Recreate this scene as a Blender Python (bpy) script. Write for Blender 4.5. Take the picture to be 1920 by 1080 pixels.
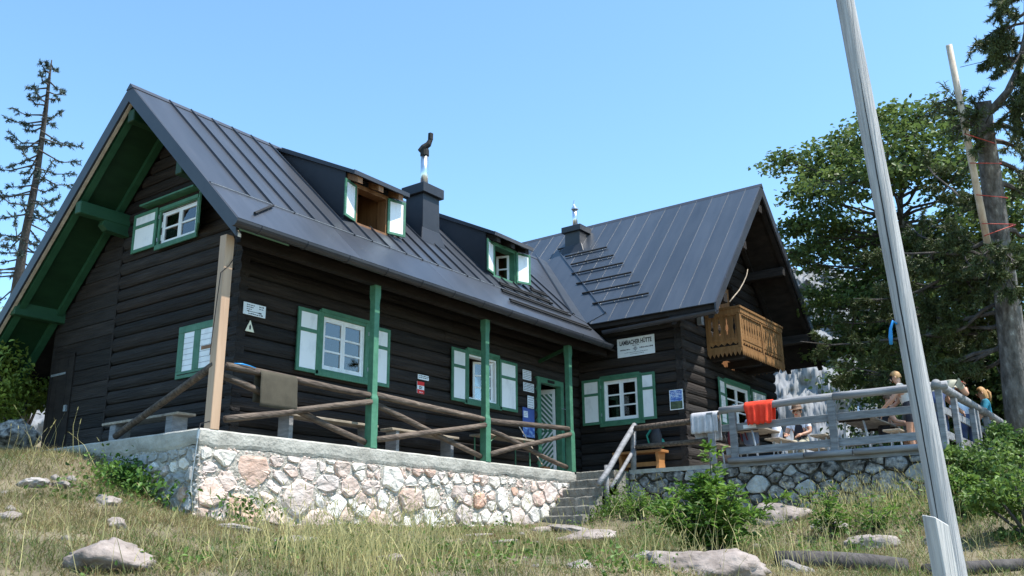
import bpy, bmesh, math, random
import numpy as np
from mathutils import Vector, Matrix, noise
random.seed(7); RNG = np.random.default_rng(7)
for o in list(bpy.data.objects): bpy.data.objects.remove(o)
SC = bpy.context.scene
COL = SC.collection
# ------------------------------------------------------------------ camera
F_PX, YAW, PITCH, ROLL = 1731.97, math.radians(35.9795), math.radians(16.1454), math.radians(-0.65)
CAM = Vector((-7.651, -10.181, -1.488))
_f = Vector((math.cos(YAW)*math.cos(PITCH), math.sin(YAW)*math.cos(PITCH), math.sin(PITCH)))
_r = Vector((math.sin(YAW), -math.cos(YAW), 0)); _u = _r.cross(_f)
R_ = math.cos(ROLL)*_r + math.sin(ROLL)*_u; U_ = -math.sin(ROLL)*_r + math.cos(ROLL)*_u; F_ = _f
cam = bpy.data.objects.new('camera', bpy.data.cameras.new('camera')); COL.objects.link(cam)
cam.data.sensor_width = 36; cam.data.lens = F_PX/1920*36; cam.data.clip_end = 5000; cam.data.clip_start = 0.1
M = Matrix((R_, U_, -F_)).transposed().to_4x4(); M.translation = CAM; cam.matrix_world = M
SC.camera = cam
# ------------------------------------------------------------------ light
SUN_EL, SUN_AZ = math.radians(64), math.radians(12)
S_ = Vector((math.cos(SUN_EL)*math.sin(SUN_AZ), -math.cos(SUN_EL)*math.cos(SUN_AZ), math.sin(SUN_EL)))
W = bpy.data.worlds.new('World'); SC.world = W; W.use_nodes = True
nt = W.node_tree; bg = nt.nodes['Background']; sk = nt.nodes.new('ShaderNodeTexSky'); sk.sky_type = 'NISHITA'
sk.sun_disc = False; sk.sun_elevation = SUN_EL; sk.sun_rotation = math.atan2(S_.x, S_.y)
sk.altitude = 300; sk.air_density = 1.0; sk.dust_density = 0.6; sk.ozone_density = 1.4
wb = nt.nodes.new('ShaderNodeMix'); wb.data_type = 'RGBA'; wb.blend_type = 'MULTIPLY'; wb.inputs[0].default_value = 1; wb.inputs[7].default_value = (.97, 1.23, 1.27, 1)   # camera white balance over the whole sky
nt.links.new(sk.outputs[0], wb.inputs[6]); nt.links.new(wb.outputs[2], bg.inputs[0]); bg.inputs[1].default_value = 0.15
sl = bpy.data.lights.new('sun', 'SUN'); sl.energy = 4.6; sl.angle = math.radians(0.53); sl.color = (1, .955, .885)
so = bpy.data.objects.new('sun', sl); COL.objects.link(so); so.rotation_euler = S_.to_track_quat('Z', 'Y').to_euler()
so.location = (20, -20, 40)
SC.view_settings.view_transform = 'Standard'; SC.view_settings.look = 'None'
SC.view_settings.exposure = 0.85; SC.view_settings.gamma = 1
SC.render.engine = 'CYCLES'
# ------------------------------------------------------------------ measuring on real planes
def ray(u, v): return (F_*F_PX + R_*(u-960) - U_*(v-540)).normalized()
def HX(u, v, x): d = ray(u, v); return CAM + d*((x-CAM.x)/d.x)
def HY(u, v, y): d = ray(u, v); return CAM + d*((y-CAM.y)/d.y)
def HZ(u, v, z): d = ray(u, v); return CAM + d*((z-CAM.z)/d.z)
def HD(u, v, t): return CAM + ray(u, v)*t
# ------------------------------------------------------------------ materials
MAT = {}
def mat(name, c1, c2=None, rough=.7, scale=(6, 6, 6), detail=5, bump=.0, bscale=None, var=0.0, spec=.4, metal=0, pos=(.35, .65), c3=None, hue=0, attr=None):
    m = bpy.data.materials.new(name); m.use_nodes = True; n = m.node_tree.nodes; l = m.node_tree.links
    b = n['Principled BSDF']; b.inputs['Roughness'].default_value = rough; b.inputs['Specular IOR Level'].default_value = spec
    b.inputs['Metallic'].default_value = metal
    c2 = c2 or c1
    tc = n.new('ShaderNodeTexCoord'); mp = n.new('ShaderNodeMapping'); mp.inputs['Scale'].default_value = scale
    l.new(tc.outputs['Object'], mp.inputs[0])
    no = n.new('ShaderNodeTexNoise'); no.inputs['Scale'].default_value = 1; no.inputs['Detail'].default_value = detail; no.inputs['Roughness'].default_value = .62
    l.new(mp.outputs[0], no.inputs['Vector'])
    rp = n.new('ShaderNodeValToRGB'); e = rp.color_ramp.elements
    e[0].position, e[1].position = pos; e[0].color = (*c1, 1); e[1].color = (*c2, 1)
    if c3: x = e.new(min(pos[1]+.12, 1)); x.color = (*c3, 1)
    l.new(no.outputs[0], rp.inputs[0]); colr = rp.outputs[0]
    if attr:
        at = n.new('ShaderNodeAttribute'); at.attribute_name = attr
        mx = n.new('ShaderNodeMix'); mx.data_type = 'RGBA'; mx.blend_type = 'MULTIPLY'; mx.inputs[0].default_value = 1
        l.new(colr, mx.inputs[6]); l.new(at.outputs['Color'], mx.inputs[7]); colr = mx.outputs[2]
    if var or hue:
        oi = n.new('ShaderNodeObjectInfo'); hs = n.new('ShaderNodeHueSaturation')
        mr = n.new('ShaderNodeMapRange'); mr.inputs[3].default_value = 1-var; mr.inputs[4].default_value = 1+var
        l.new(oi.outputs['Random'], mr.inputs[0]); l.new(mr.outputs[0], hs.inputs['Value'])
        if hue:
            ml = n.new('ShaderNodeMath'); ml.operation = 'MULTIPLY'; ml.inputs[1].default_value = 7.31; l.new(oi.outputs['Random'], ml.inputs[0])
            fr = n.new('ShaderNodeMath'); fr.operation = 'FRACT'; l.new(ml.outputs[0], fr.inputs[0])
            m2 = n.new('ShaderNodeMapRange'); m2.inputs[3].default_value = 1-hue; m2.inputs[4].default_value = 1+hue
            l.new(fr.outputs[0], m2.inputs[0]); l.new(m2.outputs[0], hs.inputs['Saturation'])
        l.new(colr, hs.inputs['Color']); colr = hs.outputs[0]
    l.new(colr, b.inputs['Base Color'])
    if bump:
        nb = n.new('ShaderNodeTexNoise'); nb.inputs['Scale'].default_value = 1; nb.inputs['Detail'].default_value = 6
        mb = n.new('ShaderNodeMapping'); mb.inputs['Scale'].default_value = bscale or scale; l.new(tc.outputs['Object'], mb.inputs[0]); l.new(mb.outputs[0], nb.inputs['Vector'])
        bp = n.new('ShaderNodeBump'); bp.inputs['Strength'].default_value = bump; bp.inputs['Distance'].default_value = .03
        l.new(nb.outputs[0], bp.inputs['Height']); l.new(bp.outputs[0], b.inputs['Normal'])
    MAT[name] = m; return m
mat('log_x', (.011, .009, .0085), (.032, .026, .023), .75, (1.5, 18, 18), bump=.9, bscale=(2.2, 46, 46), var=.4, hue=.35, spec=.25, c3=(.085, .073, .065), detail=9, pos=(.30, .66))
mat('log_y', (.011, .009, .0085), (.032, .026, .023), .75, (18, 1.5, 18), bump=.9, bscale=(46, 2.2, 46), var=.4, hue=.35, spec=.25, c3=(.085, .073, .065), detail=9, pos=(.30, .66))
mat('dark_wood', (.012, .009, .008), (.026, .020, .017), .75, (3, 3, 9), bump=.3, var=.15, spec=.25)
mat('roof_metal', (.024, .028, .036), (.040, .044, .054), .37, (5, .8, .8), detail=8, bump=.10, bscale=(1.6, 1.6, 1.6), var=.16, spec=.55, c3=(.058, .056, .055), pos=(.3, .68))
mat('roof_metal_w', (.030, .037, .048), (.047, .054, .066), .34, (.8, 5, .8), detail=8, bump=.10, bscale=(1.6, 1.6, 1.6), var=.16, spec=.6, c3=(.062, .060, .058), pos=(.3, .68))
mat('roof_trim', (.030, .032, .040), (.042, .044, .052), .42, (2, 2, 2), spec=.4)
mat('chimney_metal', (.020, .023, .030), (.030, .033, .041), .5, (2, 2, 2), spec=.4, bump=.1)
mat('steel', (.62, .63, .65), (.75, .76, .78), .28, (3, 3, 12), metal=1)
mat('galvanised', (.30, .33, .36), (.42, .45, .48), .45, (8, 8, 8), metal=.6)
mat('black_iron', (.006, .006, .007), (.014, .013, .013), .75, (9, 9, 9))
mat('green_paint', (.040, .135, .080), (.068, .195, .120), .55, (6, 6, 9), detail=9, bump=.3, bscale=(40, 40, 8), var=.12, pos=(.3, .62), c3=(.10, .22, .145))
mat('rafter_green', (.016, .068, .032), (.024, .090, .044), .6, (2, 5, 5), bump=.15, var=.1)
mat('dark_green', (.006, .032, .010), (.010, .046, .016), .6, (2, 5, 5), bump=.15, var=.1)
mat('white_paint', (.58, .60, .62), (.80, .81, .82), .5, (5, 5, 3), detail=8, bump=.15, bscale=(30, 30, 30), pos=(.22, .48), var=.05)
mat('new_wood', (.36, .23, .145), (.47, .32, .21), .55, (10, 10, .8), bump=.15, bscale=(50, 50, 3))
mat('pale_wood', (.42, .33, .25), (.60, .50, .40), .65, (14, 14, 1.0), bump=.2)
mat('orange_wood', (.33, .145, .05), (.44, .21, .08), .45, (3, 12, 12), var=.1)
mat('brown_wood', (.17, .075, .03), (.27, .13, .055), .55, (9, 9, 2), bump=.15, var=.15)
mat('balcony_wood', (.19, .095, .036), (.29, .155, .062), .55, (14, 14, 1.5), bump=.2, bscale=(40, 40, 5), var=.14)
mat('rail_log', (.045, .032, .024), (.14, .105, .080), .75, (4, 22, 22), bump=.8, bscale=(7, 40, 40), var=.2, c3=(.34, .29, .24), detail=8)
mat('grey_wood', (.155, .157, .165), (.27, .272, .28), .75, (10, 3, 18), bump=.4, bscale=(30, 6, 50), var=.12)
mat('grey_log', (.155, .155, .165), (.28, .278, .285), .7, (10, 1.5, 14), bump=.4, bscale=(30, 4, 40), var=.08)
mat('pole_wood', (.25, .25, .25), (.43, .42, .41), .75, (38, 38, 1.1), detail=9, bump=.7, bscale=(70, 70, 2.2), c3=(.54, .53, .51), pos=(.28, .62))
mat('post_wood', (.34, .33, .32), (.52, .50, .47), .7, (30, 30, 1.2), detail=8, bump=.5, bscale=(70, 70, 2.5))
mat('bench_wood', (.20, .165, .125), (.38, .32, .25), .7, (4, 14, 14), bump=.3, var=.15)
mat('concrete', (.30, .285, .25), (.47, .45, .40), .9, (3.5, 3.5, 5), detail=9, bump=.55, bscale=(22, 22, 22))
mat('mortar', (.21, .195, .165), (.52, .48, .42), .95, (11, 11, 11), detail=9, bump=1.0, bscale=(34, 34, 34))
mat('step_stone', (.12, .115, .10), (.26, .245, .215), .95, (8, 8, 8), detail=9, bump=.8, bscale=(26, 26, 26))
mat('stone_white', (.50, .46, .41), (.78, .74, .68), .85, (5, 5, 7), detail=9, bump=.6, bscale=(15, 15, 20), var=.12, hue=.3)
mat('stone_pink', (.42, .32, .27), (.66, .55, .49), .85, (5, 5, 8), detail=9, bump=.7, bscale=(14, 14, 22), var=.14, hue=.3, c3=(.72, .62, .56))
mat('stone_red', (.44, .28, .21), (.60, .43, .35), .85, (6, 6, 8), detail=9, bump=.7, bscale=(14, 14, 22), var=.14, hue=.2, c3=(.62, .44, .35))
mat('stone_grey', (.24, .24, .235), (.42, .42, .40), .9, (5, 5, 7), detail=9, bump=.7, bscale=(15, 15, 20), var=.2, hue=.2, c3=(.55, .55, .53))
mat('stone_dark', (.035, .033, .03), (.26, .25, .235), .9, (9, 9, 11), detail=12, bump=1, bscale=(18, 18, 24), var=.3, hue=.3, pos=(.38, .56), c3=(.44, .42, .40))
mat('dark_joint', (.035, .032, .026), (.10, .09, .075), .95, (9, 9, 9), bump=1, bscale=(25, 25, 25))
mat('boulder', (.16, .135, .12), (.34, .295, .27), .9, (4, 4, 6), detail=10, bump=.8, bscale=(14, 14, 18), var=.14, hue=.3, c3=(.46, .41, .38))
mat('soil', (.11, .092, .056), (.21, .175, .11), .95, (.9, .9, .9), detail=9, bump=.8, bscale=(9, 9, 9), c3=(.125, .155, .055))
mat('cliff', (.13, .135, .145), (.23, .235, .24), .95, (.075, .075, .06), detail=12, bump=1, bscale=(.2, .2, .06), c3=(.32, .32, .315))
mat('bark', (.06, .052, .044), (.17, .155, .14), .9, (9, 9, 4), detail=12, bump=1, bscale=(20, 20, 9), c3=(.36, .355, .33), pos=(.36, .6))
mat('bark_dark', (.04, .034, .032), (.10, .088, .08), .9, (8, 8, 3), bump=.8, bscale=(26, 26, 9))
mat('branch_grey', (.11, .10, .09), (.24, .225, .20), .85, (14, 14, 14))
mat('red_cord', (.40, .05, .03), rough=.5)
mat('blue_cord', (.02, .25, .62), rough=.4)
mat('red_cloth', (.78, .035, .012), (.86, .06, .02), .8, (10, 10, 10), bump=.2, bscale=(60, 60, 60))
mat('grey_cloth', (.42, .41, .43), (.52, .51, .53), .9, (10, 10, 10), bump=.3, bscale=(90, 90, 90))
mat('mat_cloth', (.055, .048, .034), (.075, .066, .047), .95, (6, 6, 6), bump=.3, bscale=(90, 90, 90))
mat('skin', (.46, .24, .15), (.54, .30, .20), .5, (6, 6, 6))
mat('hair_blond', (.36, .19, .07), (.50, .29, .12), .6, (40, 40, 8), bump=.5)
mat('hair_brown', (.10, .055, .03), (.15, .085, .05), .6, (40, 40, 8), bump=.5)
mat('beige_top', (.52, .45, .38), (.60, .53, .46), .85, (8, 8, 30), bump=.3)
mat('khaki', (.30, .28, .21), (.36, .34, .26), .85, (9, 9, 9), bump=.2)
mat('dark_cloth', (.018, .018, .024), (.03, .03, .04), .85, (9, 9, 9), bump=.2)
mat('denim', (.05, .075, .16), (.08, .11, .21), .85, (9, 9, 9), bump=.2)
mat('teal_cloth', (.03, .22, .34), (.04, .28, .42), .8, (9, 9, 9), bump=.2)
mat('white_cloth', (.66, .68, .72), (.76, .77, .80), .85, (9, 9, 9), bump=.2)
mat('striped_shirt', (.70, .73, .78), (.50, .56, .66), .85, (.5, .5, 42), detail=0, pos=(.48, .52))
mat('pack_blue', (.08, .14, .26), (.16, .22, .34), .7, (9, 9, 9))
mat('pack_maroon', (.10, .02, .03), (.15, .03, .04), .7, (9, 9, 9))
mat('pack_green', (.02, .20, .14), (.03, .26, .19), .7, (9, 9, 9))
mat('pack_black', (.02, .02, .022), (.035, .035, .04), .7, (9, 9, 9))
mat('sign_white', (.68, .72, .75), (.76, .79, .81), .45, (4, 4, 4))
mat('sign_yellow', (.72, .68, .50), (.78, .74, .56), .45, (4, 4, 4))
mat('ink', (.015, .015, .02), rough=.6)
mat('ink_grey', (.20, .21, .24), rough=.6)
mat('red_print', (.62, .02, .02), rough=.4)
mat('poster_blue', (.05, .09, .30), (.07, .12, .36), .4, (3, 3, 3))
mat('poster_photo', (.05, .12, .42), (.30, .45, .70), .4, (9, 9, 16), pos=(.45, .6))
mat('poster_land', (.03, .05, .03), (.10, .13, .07), .4, (12, 12, 16))
mat('curtain', (.50, .52, .56), (.62, .63, .66), .9, (20, 20, 2), bump=.3)
mat('dark_curtain', (.05, .048, .045), (.09, .085, .08), .9, (26, 26, 2), bump=.3)
mat('interior', (.10, .065, .04), (.15, .10, .06), .9, (4, 4, 4))
mat('paper', (.66, .70, .76), (.72, .75, .80), .7, (4, 4, 4))
def leafmat(name, c1, c2, trans=.35, rough=.5):
    m = mat(name, c1, c2, rough, (1.7, 1.7, 1.7), attr='tint', spec=.35)
    n = m.node_tree.nodes; l = m.node_tree.links; b = n['Principled BSDF']; out = n['Material Output']
    t = n.new('ShaderNodeBsdfTranslucent'); mx = n.new('ShaderNodeMixShader'); mx.inputs[0].default_value = trans
    src = b.inputs['Base Color'].links[0].from_socket; l.new(src, t.inputs[0])
    l.new(b.outputs[0], mx.inputs[1]); l.new(t.outputs[0], mx.inputs[2]); l.new(mx.outputs[0], out.inputs[0]); return m
leafmat('maple_leaf', (.060, .100, .030), (.130, .182, .052), .38)
leafmat('pine_needle', (.042, .062, .024), (.090, .115, .042), .25)
leafmat('spruce_needle', (.040, .066, .060), (.080, .112, .092), .2)
leafmat('shrub_leaf', (.075, .14, .028), (.16, .245, .055), .4)
leafmat('elder_leaf', (.075, .165, .028), (.16, .28, .055), .45)
leafmat('grass_blade', (.135, .145, .058), (.225, .228, .095), .4, .6)
def glassmat():
    m = bpy.data.materials.new('window_glass'); m.use_nodes = True; n = m.node_tree.nodes; l = m.node_tree.links
    n.remove(n['Principled BSDF']); t = n.new('ShaderNodeBsdfTransparent'); g = n.new('ShaderNodeBsdfGlossy'); g.inputs['Roughness'].default_value = .03
    t.inputs[0].default_value = (.86, .9, .92, 1)
    lw = n.new('ShaderNodeFresnel'); lw.inputs[0].default_value = 2.3
    tc = n.new('ShaderNodeTexCoord'); no = n.new('ShaderNodeTexNoise'); no.inputs['Scale'].default_value = 3; l.new(tc.outputs['Object'], no.inputs[0])
    bp = n.new('ShaderNodeBump'); bp.inputs['Strength'].default_value = .04; l.new(no.outputs[0], bp.inputs['Height']); l.new(bp.outputs[0], g.inputs['Normal'])
    x = n.new('ShaderNodeMixShader'); l.new(lw.outputs[0], x.inputs[0]); l.new(t.outputs[0], x.inputs[1]); l.new(g.outputs[0], x.inputs[2])
    l.new(x.outputs[0], n['Material Output'].inputs[0]); MAT['window_glass'] = m
glassmat()
# ------------------------------------------------------------------ mesh helpers
def link(o, parent=None):
    COL.objects.link(o)
    if parent is not None:
        o.parent = parent
        if parent.type == 'EMPTY': o.matrix_parent_inverse = Matrix.Translation(-parent.location)
    return o
def tag(o, label=None, cat=None, group=None, kind=None):
    if label: o['label'] = label
    if cat: o['category'] = cat
    if group: o['group'] = group
    if kind: o['kind'] = kind
    return o
def thing(name, loc, label, cat, group=None):
    e = bpy.data.objects.new(name, None); e.location = loc; e.empty_display_size = .2; COL.objects.link(e)
    return tag(e, label, cat, group)
class MB:
    def __init__(s): s.v = []; s.f = []; s.m = []
    def add(s, vs, fs, mi=0):
        b = len(s.v); s.v += [tuple(p) for p in vs]; s.f += [tuple(i+b for i in f) for f in fs]; s.m += [mi]*len(fs); return s
    def box(s, x0, y0, z0, x1, y1, z1, mi=0):
        return s.hexa([(x0, y0, z0), (x1, y0, z0), (x1, y1, z0), (x0, y1, z0), (x0, y0, z1), (x1, y0, z1), (x1, y1, z1), (x0, y1, z1)], mi)
    def hexa(s, p, mi=0):
        return s.add(p, [(0, 3, 2, 1), (4, 5, 6, 7), (0, 1, 5, 4), (1, 2, 6, 5), (2, 3, 7, 6), (3, 0, 4, 7)], mi)
    def fbox(s, W_, u0, u1, n0, n1, z0, z1, mi=0):
        return s.hexa([W_(u0, n0, z0), W_(u1, n0, z0), W_(u1, n1, z0), W_(u0, n1, z0), W_(u0, n0, z1), W_(u1, n0, z1), W_(u1, n1, z1), W_(u0, n1, z1)], mi)
    def beam(s, a, b, w, h, up=(0, 0, 1), mi=0):
        a = Vector(a); b = Vector(b); d = (b-a).normalized(); x = d.cross(Vector(up)).normalized(); y = x.cross(d)
        P = []
        for q in (a, b): P += [q-x*w/2-y*h/2, q+x*w/2-y*h/2, q+x*w/2+y*h/2, q-x*w/2+y*h/2]
        return s.add(P, [(0, 1, 2, 3), (7, 6, 5, 4), (0, 4, 5, 1), (1, 5, 6, 2), (2, 6, 7, 3), (3, 7, 4, 0)], mi)
    def tube(s, pts, rad, seg=8, cap=True, mi=0, jit=0):
        pts = [Vector(p) for p in pts]; n = len(pts)
        if not hasattr(rad, '__len__'): rad = [rad]*n
        d0 = (pts[1]-pts[0]).normalized(); ref = Vector((0, 0, 1)) if abs(d0.z) < .9 else Vector((1, 0, 0))
        x = d0.cross(ref).normalized(); V = []; Fc = []
        for i, p in enumerate(pts):
            d = (pts[min(i+1, n-1)]-pts[max(i-1, 0)]).normalized(); x = (x-d*x.dot(d)).normalized(); y = d.cross(x)
            for k in range(seg):
                a = 2*math.pi*k/seg; r = rad[i]*(1+jit*random.uniform(-1, 1)); V.append(p+x*r*math.cos(a)+y*r*math.sin(a))
        for i in range(n-1):
            for k in range(seg):
                a = i*seg+k; b = i*seg+(k+1) % seg; Fc.append((a, b, b+seg, a+seg))
        if cap: Fc.append(tuple(reversed(range(seg)))); Fc.append(tuple(range((n-1)*seg, n*seg)))
        return s.add(V, Fc, mi)
    def prism(s, pts, ext, mi=0):
        n = len(pts); e = Vector(ext); V = [Vector(p) for p in pts]+[Vector(p)+e for p in pts]
        return s.add(V, [tuple(range(n)), tuple(range(2*n-1, n-1, -1))]+[(i, i+n, (i+1) % n+n, (i+1) % n) for i in range(n)], mi)
    def sphere(s, c, r, seg=10, rings=7, mi=0):
        c = Vector(c); r = Vector(r) if hasattr(r, '__len__') else Vector((r, r, r)); V = [c+Vector((0, 0, r.z))]; Fc = []
        for i in range(1, rings):
            t = math.pi*i/rings
            for k in range(seg): a = 2*math.pi*k/seg; V.append(c+Vector((r.x*math.sin(t)*math.cos(a), r.y*math.sin(t)*math.sin(a), r.z*math.cos(t))))
        V.append(c-Vector((0, 0, r.z)))
        for k in range(seg): Fc.append((0, 1+k, 1+(k+1) % seg))
        for i in range(rings-2):
            for k in range(seg): a = 1+i*seg+k; b = 1+i*seg+(k+1) % seg; Fc.append((a, a+seg, b+seg, b))
        L = len(V)-1
        for k in range(seg): Fc.append((L, 1+(rings-2)*seg+(k+1) % seg, 1+(rings-2)*seg+k))
        return s.add(V, Fc, mi)
    def build(s, name, m, parent=None, smooth=False, bevel=0, recalc=True, kind=None):
        me = bpy.data.meshes.new(name)
        if recalc or bevel:
            bm = bmesh.new(); vs = [bm.verts.new(p) for p in s.v]
            for f, k in zip(s.f, s.m):
                try: q = bm.faces.new([vs[i] for i in f]); q.material_index = k; q.smooth = smooth
                except ValueError: pass
            bmesh.ops.recalc_face_normals(bm, faces=bm.faces)
            if bevel: bmesh.ops.bevel(bm, geom=[e for e in bm.edges if e.calc_face_angle(0) > .6], offset=bevel, segments=1, affect='EDGES')
            bm.to_mesh(me); bm.free()
        else:
            me.from_pydata(s.v, [], s.f); me.polygons.foreach_set('material_index', s.m)
            if smooth: me.polygons.foreach_set('use_smooth', [True]*len(s.f))
        for q in (m if isinstance(m, (list, tuple)) else [m]): me.materials.append(MAT[q])
        o = bpy.data.objects.new(name, me); link(o, parent)
        if kind: o['kind'] = kind
        return o
def part(name, m, parent, **k): return lambda mb: mb.build(name, m, parent, **k)
def leaf_mesh(name, V, Fidx, tint, m, parent=None):
    """V: (n,k,3) array of leaf polygons' vertices, Fidx: faces of one leaf, tint: (n,3)"""
    n, k, _ = V.shape; me = bpy.data.meshes.new(name)
    nf = len(Fidx); sizes = np.array([len(f) for f in Fidx]); flat = np.concatenate([np.array(f) for f in Fidx])
    loops = (np.arange(n)[:, None]*k+flat[None, :]).ravel()
    tot = np.tile(sizes, n); st = np.concatenate([[0], np.cumsum(tot)[:-1]])
    me.vertices.add(n*k); me.vertices.foreach_set('co', V.astype(np.float32).ravel())
    me.loops.add(len(loops)); me.loops.foreach_set('vertex_index', loops.astype(np.int32))
    me.polygons.add(n*nf); me.polygons.foreach_set('loop_start', st.astype(np.int32)); me.polygons.foreach_set('loop_total', tot.astype(np.int32))
    me.update(calc_edges=True)
    at = me.color_attributes.new('tint', 'FLOAT_COLOR', 'POINT')
    c = np.ones((n*k, 4), np.float32); c[:, :3] = np.repeat(tint, k, axis=0); at.data.foreach_set('color', c.ravel())
    me.materials.append(MAT[m]); o = bpy.data.objects.new(name, me); link(o, parent); return o
def unit(a): return a/np.maximum(np.linalg.norm(a, axis=-1, keepdims=True), 1e-9)
def make_leaves(P, size, droop=.3, aspect=.55, up=.6, seed=1, fold=.15, dirs=None):
    """leaf polygons (6 verts, folded along the midrib) at points P"""
    g = np.random.default_rng(seed); n = len(P)
    d = g.normal(size=(n, 3)) if dirs is None else dirs+g.normal(size=(n, 3))*.45
    d[:, 2] -= droop; d = unit(d)
    nn = g.normal(size=(n, 3)); nn[:, 2] += up*2.2; nn = unit(nn-d*np.sum(nn*d, 1, keepdims=True)); s = np.cross(d, nn)
    L = (size*g.uniform(.65, 1.3, n))[:, None]; w = L*aspect*.5
    z = nn*L*fold
    V = np.stack([P, P+d*L*.33+s*w+z, P+d*L*.72+s*w*.72+z*.7, P+d*L-z*.3, P+d*L*.72-s*w*.72+z*.7, P+d*L*.33-s*w+z], 1)
    return V
LEAF_F = [(0, 1, 2, 3), (0, 3, 4, 5)]
def make_blades(P, d, L, w, bend, seed=1):
    """thin curved blades: 5 verts"""
    g = np.random.default_rng(seed); n = len(P); L = L[:, None]; w = w[:, None]; s = unit(np.cross(d, g.normal(size=(n, 3))))
    m = P+d*L*.55; t = P+d*L*.9+bend*L
    return np.stack([P-s*w, P+s*w, m+s*w*.7+bend*L*.3, m-s*w*.7+bend*L*.3, t], 1)
BLADE_F = [(0, 1, 2, 3), (3, 2, 4)]
def text_mesh(name, txt, m, W_, u, z, size, n, parent, flip=1, align='CENTER', sx=1.0, bold=0, fit=None):
    c = bpy.data.curves.new(name, 'FONT'); c.body = txt; c.size = size; c.align_x = align; c.offset = bold; c.resolution_u = 2
    o = bpy.data.objects.new('_t', c); COL.objects.link(o); bpy.context.view_layer.update()
    me = bpy.data.meshes.new_from_object(o.evaluated_get(bpy.context.evaluated_depsgraph_get())); bpy.data.objects.remove(o)
    if fit:
        X = [v.co.x for v in me.vertices]; Y = [v.co.y for v in me.vertices]; c = (min(X)+max(X))/2; kx = fit[0]/(max(X)-min(X)); ky = fit[1]/(max(Y)-min(Y))
        for v in me.vertices: v.co.x = (v.co.x-c)*kx; v.co.y = (v.co.y-min(Y))*ky
    for v in me.vertices: v.co = Vector(W_(u+flip*v.co.x*sx, n, z+v.co.y))
    me.name = name; me.materials.clear(); me.materials.append(MAT[m]); ob = bpy.data.objects.new(name, me); return link(ob, parent)
# ================================================================== SETTING: ground, mountain
GC = [(-7.65, -10.2, -3.12), (-4.5, -8, -2.45), (-3.56, -3.31, -1.56), (-1.2, -5.46, -1.68), (1.03, -6.32, -1.62), (3.5, -7.2, -1.55), (-1.78, -8.94, -2.25),
      (-.99, -.85, -1.02), (.63, -.85, -1.10), (3.1, -.85, -1.10), (5.6, -.95, -1.03), (6.0, -1.5, -1.04), (6.7, -2.0, -.80), (7.4, -2.1, -.58), (-1.1, .54, -.60), (-1.1, 1.2, -.32), (-1.1, 3.0, -.08),
      (-1.3, 4.8, .10), (0.2, 6.2, .45), (-3.5, 3.2, -.35), (-4, 0, -1.0), (-8, -2, -1.75), (-8, 4, -.5), (7.6, -2.3, -.66), (7.6, -4.6, -.90), (7.6, -6.5, -.78),
      (5, -4.5, -1.28), (6.2, -8.2, -1.0), (10, -7.9, -.55), (13, -8.3, -.5), (18, -6, -.3), (14, -12, -1.0), (2, 12, 1.2), (12, 12, 1.5), (20, 2, .2),
      (-12, -14, -4.2), (0, -16, -3.4), (10, -18, -2.6), (-16, -6, -3.2), (4, -11, -2.2), (-10, 10, .6), (4, 2, -.5), (9, 3, -.4), (11, -4, -.7), (22, -14, -1)]
_P = np.array(GC); _X = _P[:, :2]
def _k(r2): return np.where(r2 > 0, .5*r2*np.log(np.maximum(r2, 1e-12)), 0)
_K = _k(((_X[:, None]-_X[None])**2).sum(-1))+np.eye(len(_X))*.02; _Q = np.c_[np.ones(len(_X)), _X]
_A = np.block([[_K, _Q], [_Q.T, np.zeros((3, 3))]]); _S = np.linalg.solve(_A, np.r_[_P[:, 2], 0, 0, 0])
def gz_np(x, y):
    x = np.asarray(x, float); y = np.asarray(y, float); sh = x.shape; X = np.c_[x.ravel(), y.ravel()]
    cx = np.clip(X, [-18, -20], [24, 14]); out = np.empty(len(X))
    for i in range(0, len(X), 20000):
        c = cx[i:i+20000]; r2 = ((c[:, None]-_X[None])**2).sum(-1); out[i:i+20000] = _k(r2)@_S[:-3]+_S[-3]+c@_S[-2:]
    far = np.linalg.norm(X-cx, axis=1); fwd = (X[:, 0]-2)*math.cos(YAW)+(X[:, 1]-0)*math.sin(YAW)
    out = out+np.where(fwd > 0, .05, -.05)*far
    b = np.sin(X[:, 0]*1.9+1.3*np.sin(X[:, 1]*1.1))*np.cos(X[:, 1]*1.6+.8)*.035+np.sin(X[:, 0]*.7+2)*np.sin(X[:, 1]*.83)*.05
    return (out+b).reshape(sh)
def gz(x, y): return float(gz_np(np.array([x]), np.array([y]))[0])
def HG(u, v, t0=4.0):
    """where the line of sight meets the ground"""
    d = ray(u, v); t = t0
    while t < 80:
        p = CAM+d*t
        if p.z < gz(p.x, p.y): return p
        t += .05
    return CAM+d*12
gx = np.unique(np.r_[np.linspace(-400, -18, 18), np.linspace(-18, 22, 170), np.linspace(22, 420, 18)])
gy = np.unique(np.r_[np.linspace(-400, -18, 18), np.linspace(-18, 14, 140), np.linspace(14, 420, 18)])
XX, YY = np.meshgrid(gx, gy); ZZ = gz_np(XX, YY)
# level under the hut and the terraces
foot = ((XX > -.6) & (XX < 14.5) & (YY > -.55) & (YY < 4.5)) | ((XX > 8.05) & (XX < 13.3) & (YY > -7.0) & (YY < 0))
ZZ = np.where(foot, np.minimum(ZZ, -.45), ZZ)
nx, ny = len(gx), len(gy); mb = MB(); mb.v = list(map(tuple, np.c_[XX.ravel(), YY.ravel(), ZZ.ravel()]))
mb.f = [(j*nx+i, j*nx+i+1, (j+1)*nx+i+1, (j+1)*nx+i) for j in range(ny-1) for i in range(nx-1)]; mb.m = [0]*len(mb.f)
ground = mb.build('ground', 'soil', smooth=True, recalc=False, kind='structure')
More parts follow.
